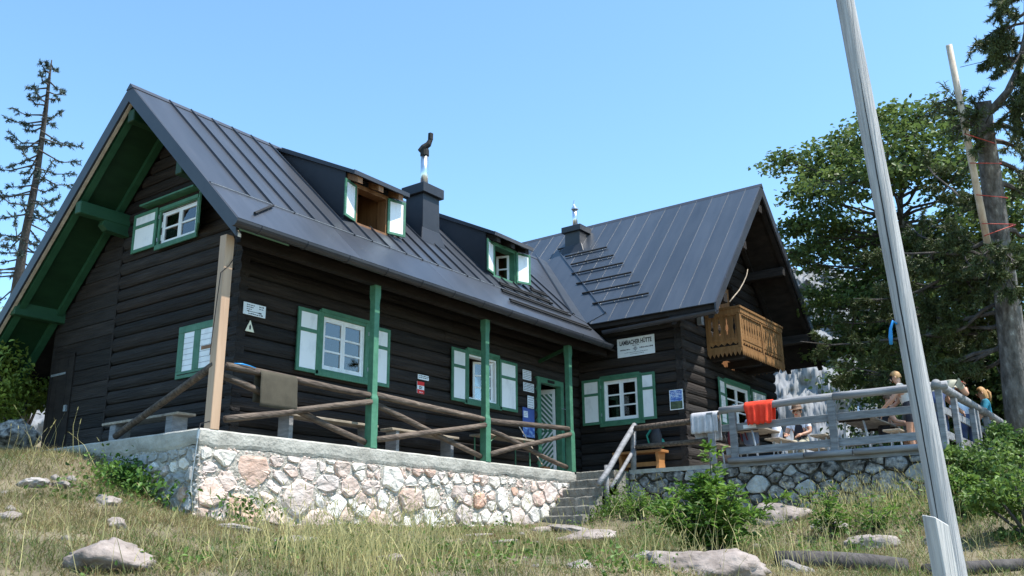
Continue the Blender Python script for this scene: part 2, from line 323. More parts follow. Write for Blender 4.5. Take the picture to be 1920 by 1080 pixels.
# far rock mountain, a curved wall of crags behind the hut
def mountain():
    az = np.radians(np.unique(np.r_[np.linspace(-30, 110, 150), np.linspace(8, 24, 320), np.linspace(56, 72, 200)])); nr = 90; V = []; Fc = []
    def prof(a):
        d = math.degrees(a)
        e = np.interp(d, [-30, -5, 4, 10, 14, 17, 20, 24, 36, 48, 58, 66, 75, 90, 110], [9, 9, 10, 13.0, 15.8, 17.0, 16.2, 14.5, 12, 11, 11.5, 13.2, 12.2, 9, 6])
        return math.tan(math.radians(e))
    for a in az:
        top = prof(a)*(1+.05*noise.noise(Vector((a*30, 3, 0)))+.025*noise.noise(Vector((a*110, 9, 0))))
        for k in range(nr):
            t = k/(nr-1); r = 190+95*t**1.4+70*max(0, t-.82)
            p = Vector((math.cos(a), math.sin(a), 0)); h = (285*top)*min(1, (t*1.08))**.75
            q = Vector((a*42, t*15, 0)); dr = 11*noise.noise(q)+5*noise.noise(q*2.7)+2.2*noise.noise(q*6.3)+1.1*noise.noise(q*13)+.6*noise.noise(q*29)+.3*noise.noise(q*61)
            w = CAM+p*(r+dr*(.3+.7*t)); V.append((w.x, w.y, -6+h+(2.5*noise.noise(q*5)*t)))
    for i in range(len(az)-1):
        for k in range(nr-1): a = i*nr+k; Fc.append((a, a+1, a+nr+1, a+nr))
    m = MB(); m.add(V, Fc); return m.build('mountain', 'cliff', smooth=True, recalc=False, kind='structure')
mountain()
# ================================================================== masonry
def clip_poly(P, nrm, c):
    out = []
    for i in range(len(P)):
        a, b = P[i], P[(i+1) % len(P)]; da = a[0]*nrm[0]+a[1]*nrm[1]-c; db = b[0]*nrm[0]+b[1]*nrm[1]-c
        if da <= 0: out.append(a)
        if (da < 0 < db) or (db < 0 < da): t = da/(da-db); out.append((a[0]+(b[0]-a[0])*t, a[1]+(b[1]-a[1])*t))
    return out
def stone_cells(s0, s1, z0, z1, rmin, rmax, stretch=.75, seed=3, rfun=None):
    g = random.Random(seed); pts = []
    for it in range(9000):
        p = (g.uniform(s0, s1), g.uniform(z0, z1)); r = (rfun(p, g, it) if rfun else g.uniform(rmin, rmax)*(1 if g.random() < .7 else .62))
        if all(((p[0]-q[0])*stretch)**2+(p[1]-q[1])**2 > (.5*(r+q[2]))**2 for q in pts): pts.append((*p, r))
    cells = []
    for i, p in enumerate(pts):
        P = [(s0, z0), (s1, z0), (s1, z1), (s0, z1)]
        near = sorted(((p[0]-q[0])**2+(p[1]-q[1])**2, j) for j, q in enumerate(pts) if j != i)[:22]
        for _, j in near:
            q = pts[j]; nx_, nz_ = (q[0]-p[0])*stretch**2, q[1]-p[1]
            wgt = .5+.25*(p[2]-q[2])/(p[2]+q[2]); mx = p[0]+(q[0]-p[0])*wgt; mz = p[1]+(q[1]-p[1])*wgt
            P = clip_poly(P, (nx_, nz_), mx*nx_+mz*nz_)
            if len(P) < 3: break
        if len(P) >= 3: cells.append((P, p))
    return cells
def resample(P, n):
    L = [math.dist(P[i], P[(i+1) % len(P)]) for i in range(len(P))]; T = sum(L); out = []
    for k in range(n):
        t = T*k/n; i = 0
        while t > L[i]: t -= L[i]; i = (i+1) % len(P)
        a, b = P[i], P[(i+1) % len(P)]; out.append((a[0]+(b[0]-a[0])*t/max(L[i], 1e-6), a[1]+(b[1]-a[1])*t/max(L[i], 1e-6)))
    return out
def stone_piece(W_, P, shrink, proud, m, parent, rnd=random, name='stone', depth=-.05):
    # drop very short edges, then nip every corner unevenly
    Q = [P[i] for i in range(len(P)) if math.dist(P[i], P[i-1]) > .035]
    if len(Q) < 3: Q = P
    R = []
    for i in range(len(Q)):
        a, b, c = Q[i-1], Q[i], Q[(i+1) % len(Q)]; k1, k2 = rnd.uniform(.06, .26), rnd.uniform(.06, .26)
        R += [(b[0]+(a[0]-b[0])*k1, b[1]+(a[1]-b[1])*k1), (b[0]+(c[0]-b[0])*k2, b[1]+(c[1]-b[1])*k2)]
    n = len(R); cx = sum(p[0] for p in R)/n; cz = sum(p[1] for p in R)/n
    R = [(cx+(p[0]-cx)*shrink*rnd.uniform(.93, 1.04), cz+(p[1]-cz)*shrink*rnd.uniform(.93, 1.04)) for p in R]
    tu, tz = rnd.uniform(-.16, .16), rnd.uniform(-.16, .10); V = []; Fc = []
    for ring, (sc, dp) in enumerate(((1.0, depth), (.965, proud*.62), (.80, proud))):
        for p in R:
            du, dz = (p[0]-cx)*sc, (p[1]-cz)*sc
            dd = dp+(tu*du+tz*dz+rnd.uniform(-.011, .011) if ring else 0); V.append(W_(cx+du, dd, cz+dz))
    ox, oz = rnd.uniform(-.3, .3)*(max(p[0] for p in R)-cx), rnd.uniform(-.3, .3)*(max(p[1] for p in R)-cz); V.append(W_(cx+ox, proud*1.05+tu*ox+tz*oz+rnd.uniform(-.014, .016), cz+oz))
    for r in range(2):
        for i in range(n): Fc.append((r*n+i, r*n+(i+1) % n, (r+1)*n+(i+1) % n, (r+1)*n+i))
    for i in range(n): Fc.append((2*n+i, 2*n+(i+1) % n, 3*n))
    return MB().add(V, Fc).build(name, m, parent, smooth=False)
XT, YT, XT3 = -.962, -.740, 7.244
WS = lambda u, n, z: (u, YT-n, z)           # south face of porch terrace
WWt = lambda u, n, z: (XT-n, u, z)          # west face
XR = 7.826
WR = lambda u, n, z: (XR-n, u, z)           # west face of guest terrace
# porch terrace
pt = thing('terrace_wall', (3, -.5, -1.1), 'pink and white rubble stone wall with concrete top carrying the porch', 'stone wall')
mb = MB().box(XT+.003, YT+.003, -1.7, XT3, -.02, -.19).box(XT+.003, -.02, -1.7, .25, 5.0, -.19)
core = mb.build('mortar_core', 'mortar', pt)
def rough_slab(pts_top, z0, z1, name, m, parent, step=.12, W_=None):
    pass
def coping():
    m = MB()
    # edge strip with a ragged lower lip, along south then west
    n = 70; V = []; Fc = []
    path = [(XT3-(XT3-XT)*i/n, YT) for i in range(n+1)]+[(XT, YT+(5.0-YT)*i/50) for i in range(1, 51)]
    for i, (x, y) in enumerate(path):
        west = i > n; k = i == n; nx_, ny_ = ((-1, 0) if west else (0, -1)); 
        if k: nx_, ny_ = -1, -1
        jit = .007*noise.noise(Vector((x*3, y*3, 0))); low = -.18-.035*noise.noise(Vector((x*2.3, y*2.3, 4)))-.03*noise.noise(Vector((x*9, y*9, 1)))
        for dn, z in ((-.25, 0), (.015+jit*.3, 0), (.03+jit*.4, -.02), (.028+jit, -.09), (.020+jit, low+.02), (.004, low-.02)): V.append((x+nx_*dn, y+ny_*dn, z+.006*noise.noise(Vector((x*4, y*4, z)))))
    for i in range(len(path)-1):
        for q in range(5): a = i*6+q; Fc.append((a, a+1, a+7, a+6))
    m.add(V, Fc); o = m.build('coping', 'concrete', pt)
    MB().box(XT+.22, YT+.22, -.19, 8.7, -.0, -.004).box(XT+.22, 0, -.19, .2, 5.0, -.004).build('floor_slab', 'concrete', pt)
coping()
rs = random.Random(5)
def pick(s, z):
    r = rs.random(); t = (s-XT)/(XT3-XT)
    if t < .22: return 'stone_pink' if r < .80 else ('stone_white' if r < .96 else 'stone_red')
    if t < .45: return 'stone_pink' if r < .52 else ('stone_white' if r < .94 else 'stone_red')
    return 'stone_white' if r < .58 else ('stone_pink' if r < .92 else 'stone_red')
def rS(p, g, it):
    t = (p[0]-XT)/(XT3-XT); top = p[1] > -.36
    r = g.uniform(.34, .48) if it < 90 else (g.uniform(.21, .33) if it < 2600 else g.uniform(.09, .17))
    if t < .3 and not top: r *= 1.15
    return r*(.66 if top else 1)
for P, p in stone_cells(XT+.03, XT3-.05, -1.32, -.215, .16, .34, .80, 11, rS):
    big = p[2] > .19; stone_piece(WS, P, rs.uniform(.84, .98) if big else rs.uniform(.66, .92), rs.uniform(.012, .06) if big else rs.uniform(.004, .03), pick(*p[:2]), core, rs)
for P, p in stone_cells(YT+.03, 3.1, -1.25, -.215, .14, .30, .85, 12):
    if p[1] < -1.2+.33*(p[0]-YT)-.12: continue
    stone_piece(WWt, P, rs.uniform(.66, .93), rs.uniform(.008, .05), 'stone_grey' if rs.random() < .6 else ('stone_white' if rs.random() < .6 else 'stone_pink'), core, rs)
# small packing chips between the stones
def chips(W_, s0, s1, z0, z1, n, parent, seed, m):
    g = random.Random(seed); mb = MB()
    for _ in range(n):
        s, z = g.uniform(s0, s1), g.uniform(z0, z1); r = g.uniform(.012, .035); V = []
        c = Vector(W_(s, .008, z)); 
        for k in range(5): a = k*1.2566+g.uniform(-.3, .3); V.append(W_(s+r*1.3*math.cos(a), -.01, z+r*math.sin(a)))
        V.append(W_(s, g.uniform(.012, .026), z)); mb.add(V, [(k, (k+1) % 5, 5) for k in range(5)])
    return mb.build('packing_chip', m, parent, recalc=False, kind='stuff')
chips(WS, XT, XT3-.05, -1.2, -.2, 1300, core, 1, 'stone_pink'); chips(WWt, YT, 3, -1.0, -.2, 900, core, 2, 'stone_grey')
# stairs up to the porch
st = thing('stone_stairs', (6.8, -1.15, -1.1), 'grey stone steps climbing between porch wall and guest terrace', 'stairs')
for i in range(6):
    z = -.005-.165*i; x = XT3+.02-.225*i; mb = MB(); n = 18; V = []; Fc = []
    y0, y1 = YT-.04, -1.60; x2 = 8.69 if i == 0 else x+.30
    for j in range(n+1):
        y = y0+(y1-y0)*j/n; w = .034*noise.noise(Vector((x*5, y*5, z*3)))+.02*noise.noise(Vector((x*9, y*13, z*3)))
        for dx, dz in ((w, -.30), (w*.6, -.02), (.015+w, 0), (x2-x, 0), (x2-x, -.30)): V.append((x+dx, y, z+dz+w*.4))
    for j in range(n):
        for q in range(5): a = j*5+q; b = j*5+(q+1) % 5; Fc.append((a, b, b+5, a+5))
    Fc += [(4, 3, 2, 1, 0), tuple(n*5+q for q in range(5))]
    mb.add(V, Fc).build('step', 'step_stone', st)
MB().box(7.0, -1.60, -1.5, 8.69, YT-.02, -.31).build('stair_core', 'step_stone', st)
# guest terrace
gt = thing('terrace_wall', (9, -4.5, -.9), 'dark grey dry stone wall under the guest terrace railing', 'stone wall')
YR1, YR2 = -1.62, -7.10
core2 = MB().box(XR+.04, YR2+.04, -1.6, 13.4, YR1, -.06).build('wall_core', 'dark_joint', gt)
for P, p in stone_cells(YR2, YR1, -1.3, -.05, .15, .33, .78, 21, lambda p, g, it: g.uniform(.32, .46) if it < 60 else (g.uniform(.18, .30) if it < 1500 else g.uniform(.09, .16))):
    stone_piece(WR, P, rs.uniform(.82, 1.0), rs.uniform(.0, .09), 'stone_dark' if rs.random() < .8 else 'stone_grey', core2, rs)
WRs = lambda u, n, z: (u, YR2-n, z)
for P, p in stone_cells(XR, 13.4, -1.2, -.05, .22, .40, .78, 22):
    stone_piece(WRs, P, rs.uniform(.90, .97), rs.uniform(.02, .08), 'stone_dark', core2, rs)
MB().box(XR+.05, YR2+.05, -.06, 13.38, YR1-.01, .02).box(8.72, YR1-.01, -.06, 8.74, YR1, .02).build('terrace_deck', 'concrete', gt)
MB().box(XR-.02, -3.25, -.055, XR+.05, YR1, .02).build('edge_slab', 'concrete', gt)
MB().box(XR-.03, YR2-.02, -.055, XR+.05, -3.55, .01).build('edge_beam', 'grey_wood', gt)
# ================================================================== THE HUT
L1, LX2, DY = 8.715, 13.71, -2.414
RY, RZ, MS = 1.784, 5.364, .987            # main ridge
EY, EZ = -1.002, 2.614
XO = -.873
WX, WZ, MW = 11.21, 6.411, 1.1195          # wing ridge
WEX, WEZ, WYV = 8.22, 3.063, -3.40
MWR = 1.078; WEX2 = 14.37; WEZ2 = WZ-MWR*(WEX2-WX)
YB = 4.80
hut = thing('mountain_hut', (4, 0, 0), 'dark log mountain hut with grey metal roof and green window frames', 'hut')
FA = lambda u, n, z: (u, -n, z)
FG = lambda u, n, z: (-n, u, z)
FS = lambda u, n, z: (L1-n, u, z)
FW = lambda u, n, z: (u, DY-n, z)
def log(W_, u0, u1, z0, z1, m, parent, th=.15, name='log', flat=False, seed=None):
    if u1-u0 < .02 or z1-z0 < .015: return
    h = z1-z0; k = max(1, int(round((u1-u0)/.55))); V = []; Fc = []; sd = random.uniform(0, 100)
    if flat: prof = [(-.03, 0), (-.006, .015), (.0, .03), (.0, .97), (-.006, .985), (-.03, 1)]
    else: prof = [(-.050, 0), (-.016, .07), (.004, .26), (.012, .5), (.004, .76), (-.014, .93), (-.045, 1)]
    q = len(prof)+2
    for i in range(k+1):
        u = u0+(u1-u0)*i/k
        a = .010*noise.noise(Vector((u*.9, sd, 0))); b = .012*noise.noise(Vector((u*1.1, sd, 5)))
        if flat: a *= .3; b *= .3
        for d, t in prof: V.append(W_(u, d+a, z0+t*h+(b if .03 < t < .99 else b*.5)))
        V.append(W_(u, -th, z1+.004)); V.append(W_(u, -th, z0-.004))
    for i in range(k):
        for j in range(q): A = i*q+j; B = i*q+(j+1) % q; Fc.append((A, B, B+q, A+q))
    Fc += [tuple(range(q)), tuple(range(k*q+q-1, k*q-1, -1))]
    return MB().add(V, Fc).build(name, m, parent)
def log_wall(W_, u0, u1, z0, z1, rh, opens, m, parent, lim=None, flat=False, name='log', ext=None):
    z = z0; i = 0
    while z < z1-.03:
        h = rh*random.uniform(.9, 1.1); zt = min(z+h, z1)
        if z1-zt < .07: zt = z1
        a, b = u0, u1
        if lim: lo, hi = lim((z+zt)/2); a, b = max(a, lo), min(b, hi)
        if b-a > .05:
            segs = [(a, b)]; bits = []
            for (o0, o1, p0, p1) in opens:
                if p1 > z+.005 and p0 < zt-.005:
                    ns = []
                    for s in segs:
                        if o1 <= s[0] or o0 >= s[1]: ns.append(s); continue
                        if o0 > s[0]: ns.append((s[0], o0))
                        if o1 < s[1]: ns.append((o1, s[1]))
                    segs = ns
                    if p0 > z+.02: bits.append((max(a, o0), min(b, o1), z, p0))
                    if p1 < zt-.02: bits.append((max(a, o0), min(b, o1), p1, zt))
            for s in segs:
                # long runs are scarfed from two logs
                if s[1]-s[0] > 4.2:
                    c = s[0]+(s[1]-s[0])*random.uniform(.35, .65); log(W_, s[0], c-.004, z, zt, m, parent, flat=flat, name=name); log(W_, c+.004, s[1], z, zt, m, parent, flat=flat, name=name)
                else: log(W_, *s, z, zt, m, parent, flat=flat, name=name)
            for s in bits: log(W_, *s, m, parent, flat=flat, name=name)
        z = zt; i += 1
# windows (u0,u1,z0,z1 of the casing)
W1 = (1.453, 2.497, 1.10, 2.075); W2 = (4.916, 5.926, 1.10, 2.075); DR = (7.157, 8.091, 0, 1.90)
W3 = (-1.485, -.53, 1.03, 2.02); W4 = (10.60, 12.0, 1.03, 2.06); WU = (1.05, 2.06, 3.06, 3.70); WL = (.36, 1.27, .95, 1.71)
def inset(w, d=.07): return (w[0]+d, w[1]-d, w[2]+d, w[3]-d)
sill = MB().fbox(FA, .0, L1, -.14, .01, -.16, .0).build('facade_wall', 'dark_wood', hut)
log_wall(FA, .005, L1+.05, .0, 3.45, .212, [inset(W1), inset(W2), (DR[0]+.07, DR[1]-.07, 0, DR[3]-.07)], 'log_x', sill)
gw = MB().fbox(FG, .02, 3.03, -.14, .01, -.16, .02).build('gable_wall', 'dark_wood', hut)
mainlim = lambda z: (max(-.0, RY-(RZ-.16-z)/MS), min(YB, RY+(RZ-.16-z)/MS))
log_wall(FG, -.0, 3.02, .02, 5.15, .205, [inset(WU), inset(WL)], 'log_y', gw, mainlim)
ew = MB().fbox(FG, 3.02, YB, -.14, .0, -.16, .0).build('plank_wall', 'dark_wood', hut)
log_wall(FG, 3.03, YB, .0, 4.2, .235, [(4.05, 4.72, 0, 1.72)], 'log_y', ew, mainlim, flat=True, name='plank')
MB().fbox(FG, 3.005, 3.045, .0, .012, 0, 3.9).build('cover_strip', 'dark_wood', ew)
sw = MB().fbox(FS, DY+.02, -.02, -.14, .012, -.02, .03).build('sign_wall', 'dark_wood', hut)
log_wall(FS, DY+.004, -.02, .03, 3.25, .218, [inset(W3)], 'log_y', sw)
ww = MB().fbox(FW, L1+.01, LX2, -.14, .012, -.02, .035).build('wing_gable_wall', 'dark_wood', hut)
winglim = lambda z: (WX-(WZ-.16-z)/MW, WX+(WZ-.16-z)/MWR)
log_wall(FW, L1-.012, LX2, .035, 6.2, .212, [inset(W4), (10.7, 11.5, 2.35, 4.25)], 'log_x', ww, winglim)
# closing walls away from the camera, floors
MB().box(-.0, YB-.12, -.2, 13.7, YB, 2.3).build('back_wall', 'dark_wood', hut)
MB().box(LX2-.15, DY+.15, -.2, LX2, YB-.13, 3.2).build('side_wall', 'dark_wood', hut)
MB().box(.16, .16, -.15, L1, YB-.14, .02).box(L1+.16, DY+.16, -.15, LX2-.16, YB-.14, .025).build('floor', 'interior', hut)
MB().box(.16, .16, 2.34, L1, YB-.14, 2.42).box(L1+.16, DY+.16, 2.30, LX2-.16, YB-.14, 2.36).build('upper_floor', 'interior', hut)
MB().box(.2, 1.9, .03, 8.6, 1.98, 2.33).box(9.0, -.6, .03, 13.5, -.5, 2.28).box(.3, 3.0, 2.43, 8.0, 3.05, 3.6).build('partition', 'interior', hut)
# ---------------------------------------------------------------- roof
D1 = (1.92, 3.07); D2 = (5.60, 6.74); DYF = .05
zs = lambda y: RZ-MS*(RY-y); zn = lambda y: RZ-MS*(y-RY); zw = lambda x: WZ-MW*(WX-x); ze_ = lambda x: WZ-MWR*(x-WX)
RXE = WX-(WZ-RZ)/MW                                  # main ridge dies into the wing roof
YV0 = RY-(RZ-WEZ)/MS                                 # valley foot
valley_y = lambda x: YV0+(x-WEX)*(RY-YV0)/(RXE-WEX)
valley_x = lambda y: WEX+(y-YV0)*(RXE-WEX)/(RY-YV0)
T = .10; NL = Vector((0, -MS, 1)).normalized()
def slab(pts, t=T, dz=0.0): 
    m = MB(); m.prism([(x, y, z-dz) for x, y, z in pts], (0, 0, -t)); return m
mb = MB(); dz = .02
def S(x0, x1, ya, yb): mb.prism([(x0, ya, zs(ya)-dz), (x1, ya, zs(ya)-dz), (x1, yb, zs(yb)-dz), (x0, yb, zs(yb)-dz)], (0, 0, -.11))
S(XO+.03, D1[0], EY+.03, RY); S(D1[0], D1[1], EY+.03, DYF); S(D1[1], D2[0], EY+.03, RY); S(D2[0], D2[1], EY+.03, DYF); S(D2[1], WEX, EY+.03, RY)
mb.prism([(x, y, zs(y)-dz) for x, y in ((WEX, YV0), (RXE, RY), (WEX, RY))], (0, 0, -.11))
mb.prism([(XO+.03, RY, RZ-dz), (10.2, RY, RZ-dz), (10.2, 5.75, zn(5.75)-dz), (XO+.03, 5.75, zn(5.75)-dz)], (0, 0, -.11))
mroof = mb.build('main_roof', 'dark_wood', hut)
def sheet(quad, nrm, m='roof_metal', parent=mroof, th=.018, rib=None, name='roof_sheet', rh=.032, rw=.022):
    """flat roof sheet with a folded seam along one side"""
    nrm = Vector(nrm).normalized(); q = [Vector(p) for p in quad]; mb = MB()
    lo = [p-nrm*.004 for p in q]; hi = [p+nrm*th for p in q]; mb.hexa(lo+hi) if len(q) == 4 else mb.prism(lo, nrm*(th+.004))
    if rib:
        a, b = q[rib[0]], q[rib[1]]; d = (b-a).normalized(); s = nrm.cross(d)*rw/2; c = nrm*(th-.004); e = nrm*(th+rh)
        mb.hexa([a-s+c, b-s+c, b+s+c, a+s+c, a-s*.6+e, b-s*.6+e, b+s*.6+e, a+s*.6+e])
    return mb.build(name, m, parent)
xs = [XO, -.239]+[-.239+.392*i for i in range(1, 24)]
for i in range(len(xs)-1):
    x0, x1 = xs[i], min(xs[i+1], WEX+.02); 
    if x0 >= WEX: break
    bot = -.39; xm = (x0+x1)/2; pieces = [(bot, RY)]
    for D in (D1, D2):
        if D[0]-.1 < xm < D[1]+.1: pieces = [(bot, DYF+.03)]
    for (ya, yb) in pieces:
        jit = random.uniform(-.02, .02)
        sheet([(x0+.003, ya+jit, zs(ya+jit)), (x1-.003, ya+jit, zs(ya+jit)), (x1-.003, yb, zs(yb)), (x0+.003, yb, zs(yb))], (0, -MS, 1), rib=(1, 2) if i < 22 else None)
for i in range(22, 28):
    x0 = WEX+(i-22)*.392; x1 = x0+.392; 
    if x0 > RXE-.1: break
    sheet([(x0+.003, valley_y(x0)+.02, zs(valley_y(x0)+.02)), (min(x1, RXE)-.003, min(RY, valley_y(x1)+.02), zs(min(RY, valley_y(x1)+.02))), (min(x1, RXE)-.003, RY, RZ), (x0+.003, RY, RZ)], (0, -MS, 1))
# eave strips
ex = [XO, 1.3, 3.4, 5.4, 7.1, WEX-.01]
for i in range(5):
    ya, yb = EY-.02, -.36
    sheet([(ex[i]+.002, ya, zs(ya)+.012), (ex[i+1]-.002, ya, zs(ya)+.012), (ex[i+1]-.002, yb, zs(yb)+.006), (ex[i]+.002, yb, zs(yb)+.006)], (0, -MS, 1), rib=(2, 3), rh=.012, name='eave_sheet')
for i in range(12):
    x0 = XO+i*.93; x1 = min(x0+.93, 10.2)
    sheet([(x0, 5.78, zn(5.78)), (x1, 5.78, zn(5.78)), (x1, RY, RZ), (x0, RY, RZ)], (0, MS, 1), rib=(1, 2))
MB().prism([(XO-.028, RY-.09, RZ-.05), (XO-.028, RY, RZ+.045), (XO-.028, RY+.09, RZ-.05)], (RXE-XO, 0, 0)).build('ridge_cap', 'roof_trim', mroof)
# verge boards (metal covered) and soffit of the big west overhang
for s, y1 in ((1, EY-.03), (-1, 5.78)):
    f = zs if s == 1 else zn
    m = MB(); m.prism([(XO-.02, RY, RZ+.02), (XO-.02, y1, f(y1)+.03), (XO-.02, y1, f(y1)-.21), (XO-.02, RY, RZ-.25)], (.035, 0, 0)); m.build('verge_board', 'roof_trim', mroof)
    m = MB(); m.prism([(XO+.016, RY, RZ-.20), (XO+.016, y1*1, f(y1)-.17), (XO+.016, y1, f(y1)-.215), (XO+.016, RY, RZ-.262)], (.05, 0, 0)); m.build('verge_rafter', 'pale_wood', mroof)
    m = MB(); a = RY; b = (-.98 if s == 1 else 5.70)
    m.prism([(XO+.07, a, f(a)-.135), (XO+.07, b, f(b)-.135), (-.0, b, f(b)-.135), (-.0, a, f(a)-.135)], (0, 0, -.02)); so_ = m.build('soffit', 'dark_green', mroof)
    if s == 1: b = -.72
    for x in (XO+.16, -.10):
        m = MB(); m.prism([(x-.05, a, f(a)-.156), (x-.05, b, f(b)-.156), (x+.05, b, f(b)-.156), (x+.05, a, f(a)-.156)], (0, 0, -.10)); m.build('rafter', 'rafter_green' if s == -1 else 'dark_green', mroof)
for (y, z, w, h, x0) in ((2.99, 3.62, .15, .20, XO+.04), (4.62, 2.28, .16, .22, XO+.04), (RY, 4.80, .16, .20, XO+.04), (.42, 3.60, .15, .2, XO+.04)):
    m = MB(); m.box(x0, y-w/2, z, .02, y+w/2, z+h); 
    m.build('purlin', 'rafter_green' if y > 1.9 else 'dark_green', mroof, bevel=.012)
    if 2 < y < 4: m = MB(); m.prism([(-.42, y-w/2+.005, z-.002), (.02, y-w/2+.005, z-.002), (.02, y-w/2+.005, z-.17), (-.36, y-w/2+.005, z-.15), (-.44, y-w/2+.005, z-.08)], (0, w-.01, 0)); m.build('bracket', 'rafter_green', mroof)
m = MB(); m.prism([(XO+.1, EY+.06, zs(EY+.06)-.14), (XO+.1, -.02, zs(-.02)-.14), (L1-.02, -.02, zs(-.02)-.14), (L1-.02, EY+.06, zs(EY+.06)-.14)], (0, 0, -.02)); m.build('eave_soffit', 'dark_wood', mroof)
MB().box(XO+.25, -.78, 2.42, 8.6, -.66, 2.56).build('eave_beam', 'dark_wood', mroof)
# gutter along the porch eave
def gutter(name, a, b, r, m, parent, brk=.75, side=Vector((0, -1, 0))):
    a = Vector(a); b = Vector(b); V = []; n = 9; d = (b-a).normalized(); mb = MB()
    for P in (a, b):
        for rr in (r, r*.9):
            for k in range(n): t = math.pi*k/(n-1); V.append(P+side*(-rr*math.cos(t))*1+Vector((0, 0, -rr*math.sin(t))))
    Fc = []
    for k in range(n-1): Fc += [(k, k+1, 2*n+k+1, 2*n+k), (n+k+1, n+k, 3*n+k, 3*n+k+1)]
    Fc += [(0, n, 3*n, 2*n), (n-1, 2*n-1, 4*n-1, 3*n-1)]
    Fc += [tuple(range(n)), tuple(range(2*n, 3*n))]
    g = mb.add(V, Fc).build(name, m, parent, smooth=False)
    L = (b-a).length; q = int(L/brk)
    for i in range(q):
        c = a+d*(L*(i+.5)/q); t = MB(); V = []
        pts = [c+side*(-(r+.006)*math.cos(math.pi*k/8))+Vector((0, 0, -(r+.006)*math.sin(math.pi*k/8))) for k in range(9)]
        t.tube(pts, .007, 5); t.build('gutter_bracket', 'roof_trim', g)
    return g
gutter('gutter', (XO-.12, EY-.10, 2.545), (8.18, EY-.10, 2.545), .085, 'roof_trim', hut)
# ---------------------------------------------------------------- wing roof
mb = MB()
mb.prism([(x, y, zw(x)-.02) for x, y in ((WEX+.03, WYV+.03), (WEX+.03, YV0), (RXE, RY), (RXE, YB+.8), (WX, YB+.8), (WX, WYV+.03))], (0, 0, -.12))
mb.prism([(WX, WYV+.03, WZ-.02), (WEX2, WYV+.03, WEZ2-.02), (WEX2, YB+.8, WEZ2-.02), (WX, YB+.8, WZ-.02)], (0, 0, -.12))
wroof = mb.build('wing_roof', 'dark_wood', hut)
ysw = [WYV]+[-3.06+.40*i for i in range(0, 22)]
for i in range(len(ysw)-1):
    y0, y1 = ysw[i], ysw[i+1]
    if y0 > YB: break
    def lowx(y): return WEX-.02 if y < YV0 else min(valley_x(y), RXE)
    sheet([(lowx(y0), y0+.002, zw(lowx(y0))), (lowx(y1), y1-.002, zw(lowx(y1))), (WX, y1-.002, WZ), (WX, y0+.002, WZ)], (-MW, 0, 1), 'roof_metal_w', parent=wroof, rib=(1, 2), rh=.006, rw=.010)
for i in range(8):
    y0 = WYV+i*1.02; sheet([(WX, y0, WZ), (WEX2+.02, y0, ze_(WEX2+.02)), (WEX2+.02, y0+1.02, ze_(WEX2+.02)), (WX, y0+1.02, WZ)], (MWR, 0, 1), parent=wroof, rib=(2, 3))
MB().prism([(WX-.08, WYV-.028, WZ-.06), (WX, WYV-.028, WZ+.04), (WX+.08, WYV-.028, WZ-.06)], (0, YB-WYV+.8, 0)).build('ridge_cap', 'roof_trim', wroof)
for s in (1, -1):
    xe, f = (WEX-.03, zw) if s == 1 else (WEX2+.03, ze_)
    MB().prism([(WX, WYV-.02, WZ+.02), (xe, WYV-.02, f(xe)+.03), (xe, WYV-.02, f(xe)-.20), (WX, WYV-.02, WZ-.26)], (0, .035, 0)).build('verge_board', 'roof_trim', wroof)
    MB().prism([(WX, WYV+.02, f(WX)-.15), (xe, WYV+.02, f(xe)-.15), (xe, DY, f(xe)-.15), (WX, DY, f(WX)-.15)], (0, 0, -.02)).build('soffit', 'dark_wood', wroof)
    for y in (WYV+.10, DY-.12):
        MB().prism([(WX, y-.05, f(WX)-.172), (xe, y-.05, f(xe)-.172), (xe, y+.05, f(xe)-.172), (WX, y+.05, f(WX)-.172)], (0, 0, -.10)).build('rafter', 'dark_wood', wroof)
for x, z in ((WX, WZ-.55), (12.35, 4.68), (10.1, 4.72), (13.6, 3.34), (8.85, 3.30)):
    MB().box(x-.08, WYV+.05, z-.1, x+.08, DY+.05, z+.1).build('purlin', 'log_y', wroof, bevel=.012)
MB().box(8.32, WYV+.1, 2.97, 8.44, -.75, 3.09).build('eave_beam', 'dark_wood', wroof)
for i in range(6):
    y = -3.2+i*.52; MB().box(8.26, y-.05, 2.98, 8.7, y+.05, 3.10).build('rafter_end', 'dark_wood', wroof)
gutter('gutter', (WEX-.02, WYV-.02, 2.90), (WEX-.02, -.95, 2.86), .07, 'roof_trim', hut, side=Vector((-1, 0, 0)))
gutter('gutter', (WEX2+.06, WYV-.06, 2.93), (WEX2+.06, YB, 2.93), .075, 'roof_trim', hut, side=Vector((1, 0, 0)), brk=1.2)
# valley flashing: two leaves with a raised edge seam
vd = Vector((RXE-WEX, RY-YV0, RZ-WEZ)).normalized(); va = Vector((WEX, YV0, WEZ)); vb = Vector((RXE, RY, RZ))
for nrm, sgn in ((Vector((-MW, 0, 1)).normalized(), -1), (Vector((0, -MS, 1)).normalized(), 1)):
    s = nrm.cross(vd)*sgn; s = s if (s.z > 0) else -s
    w = .46 if sgn == -1 else .40
    for k, (t0, t1) in enumerate(((0, .5), (.5, 1))):
        a = va.lerp(vb, t0)+nrm*.022; b = va.lerp(vb, t1)+nrm*.022
        sheet([a, b, b+s*w*(1-.1*t1), a+s*w*(1-.1*t0)], nrm, 'roof_metal_w', parent=wroof, rib=(2, 3), th=.01, rh=.03, rw=.03, name='valley_sheet')
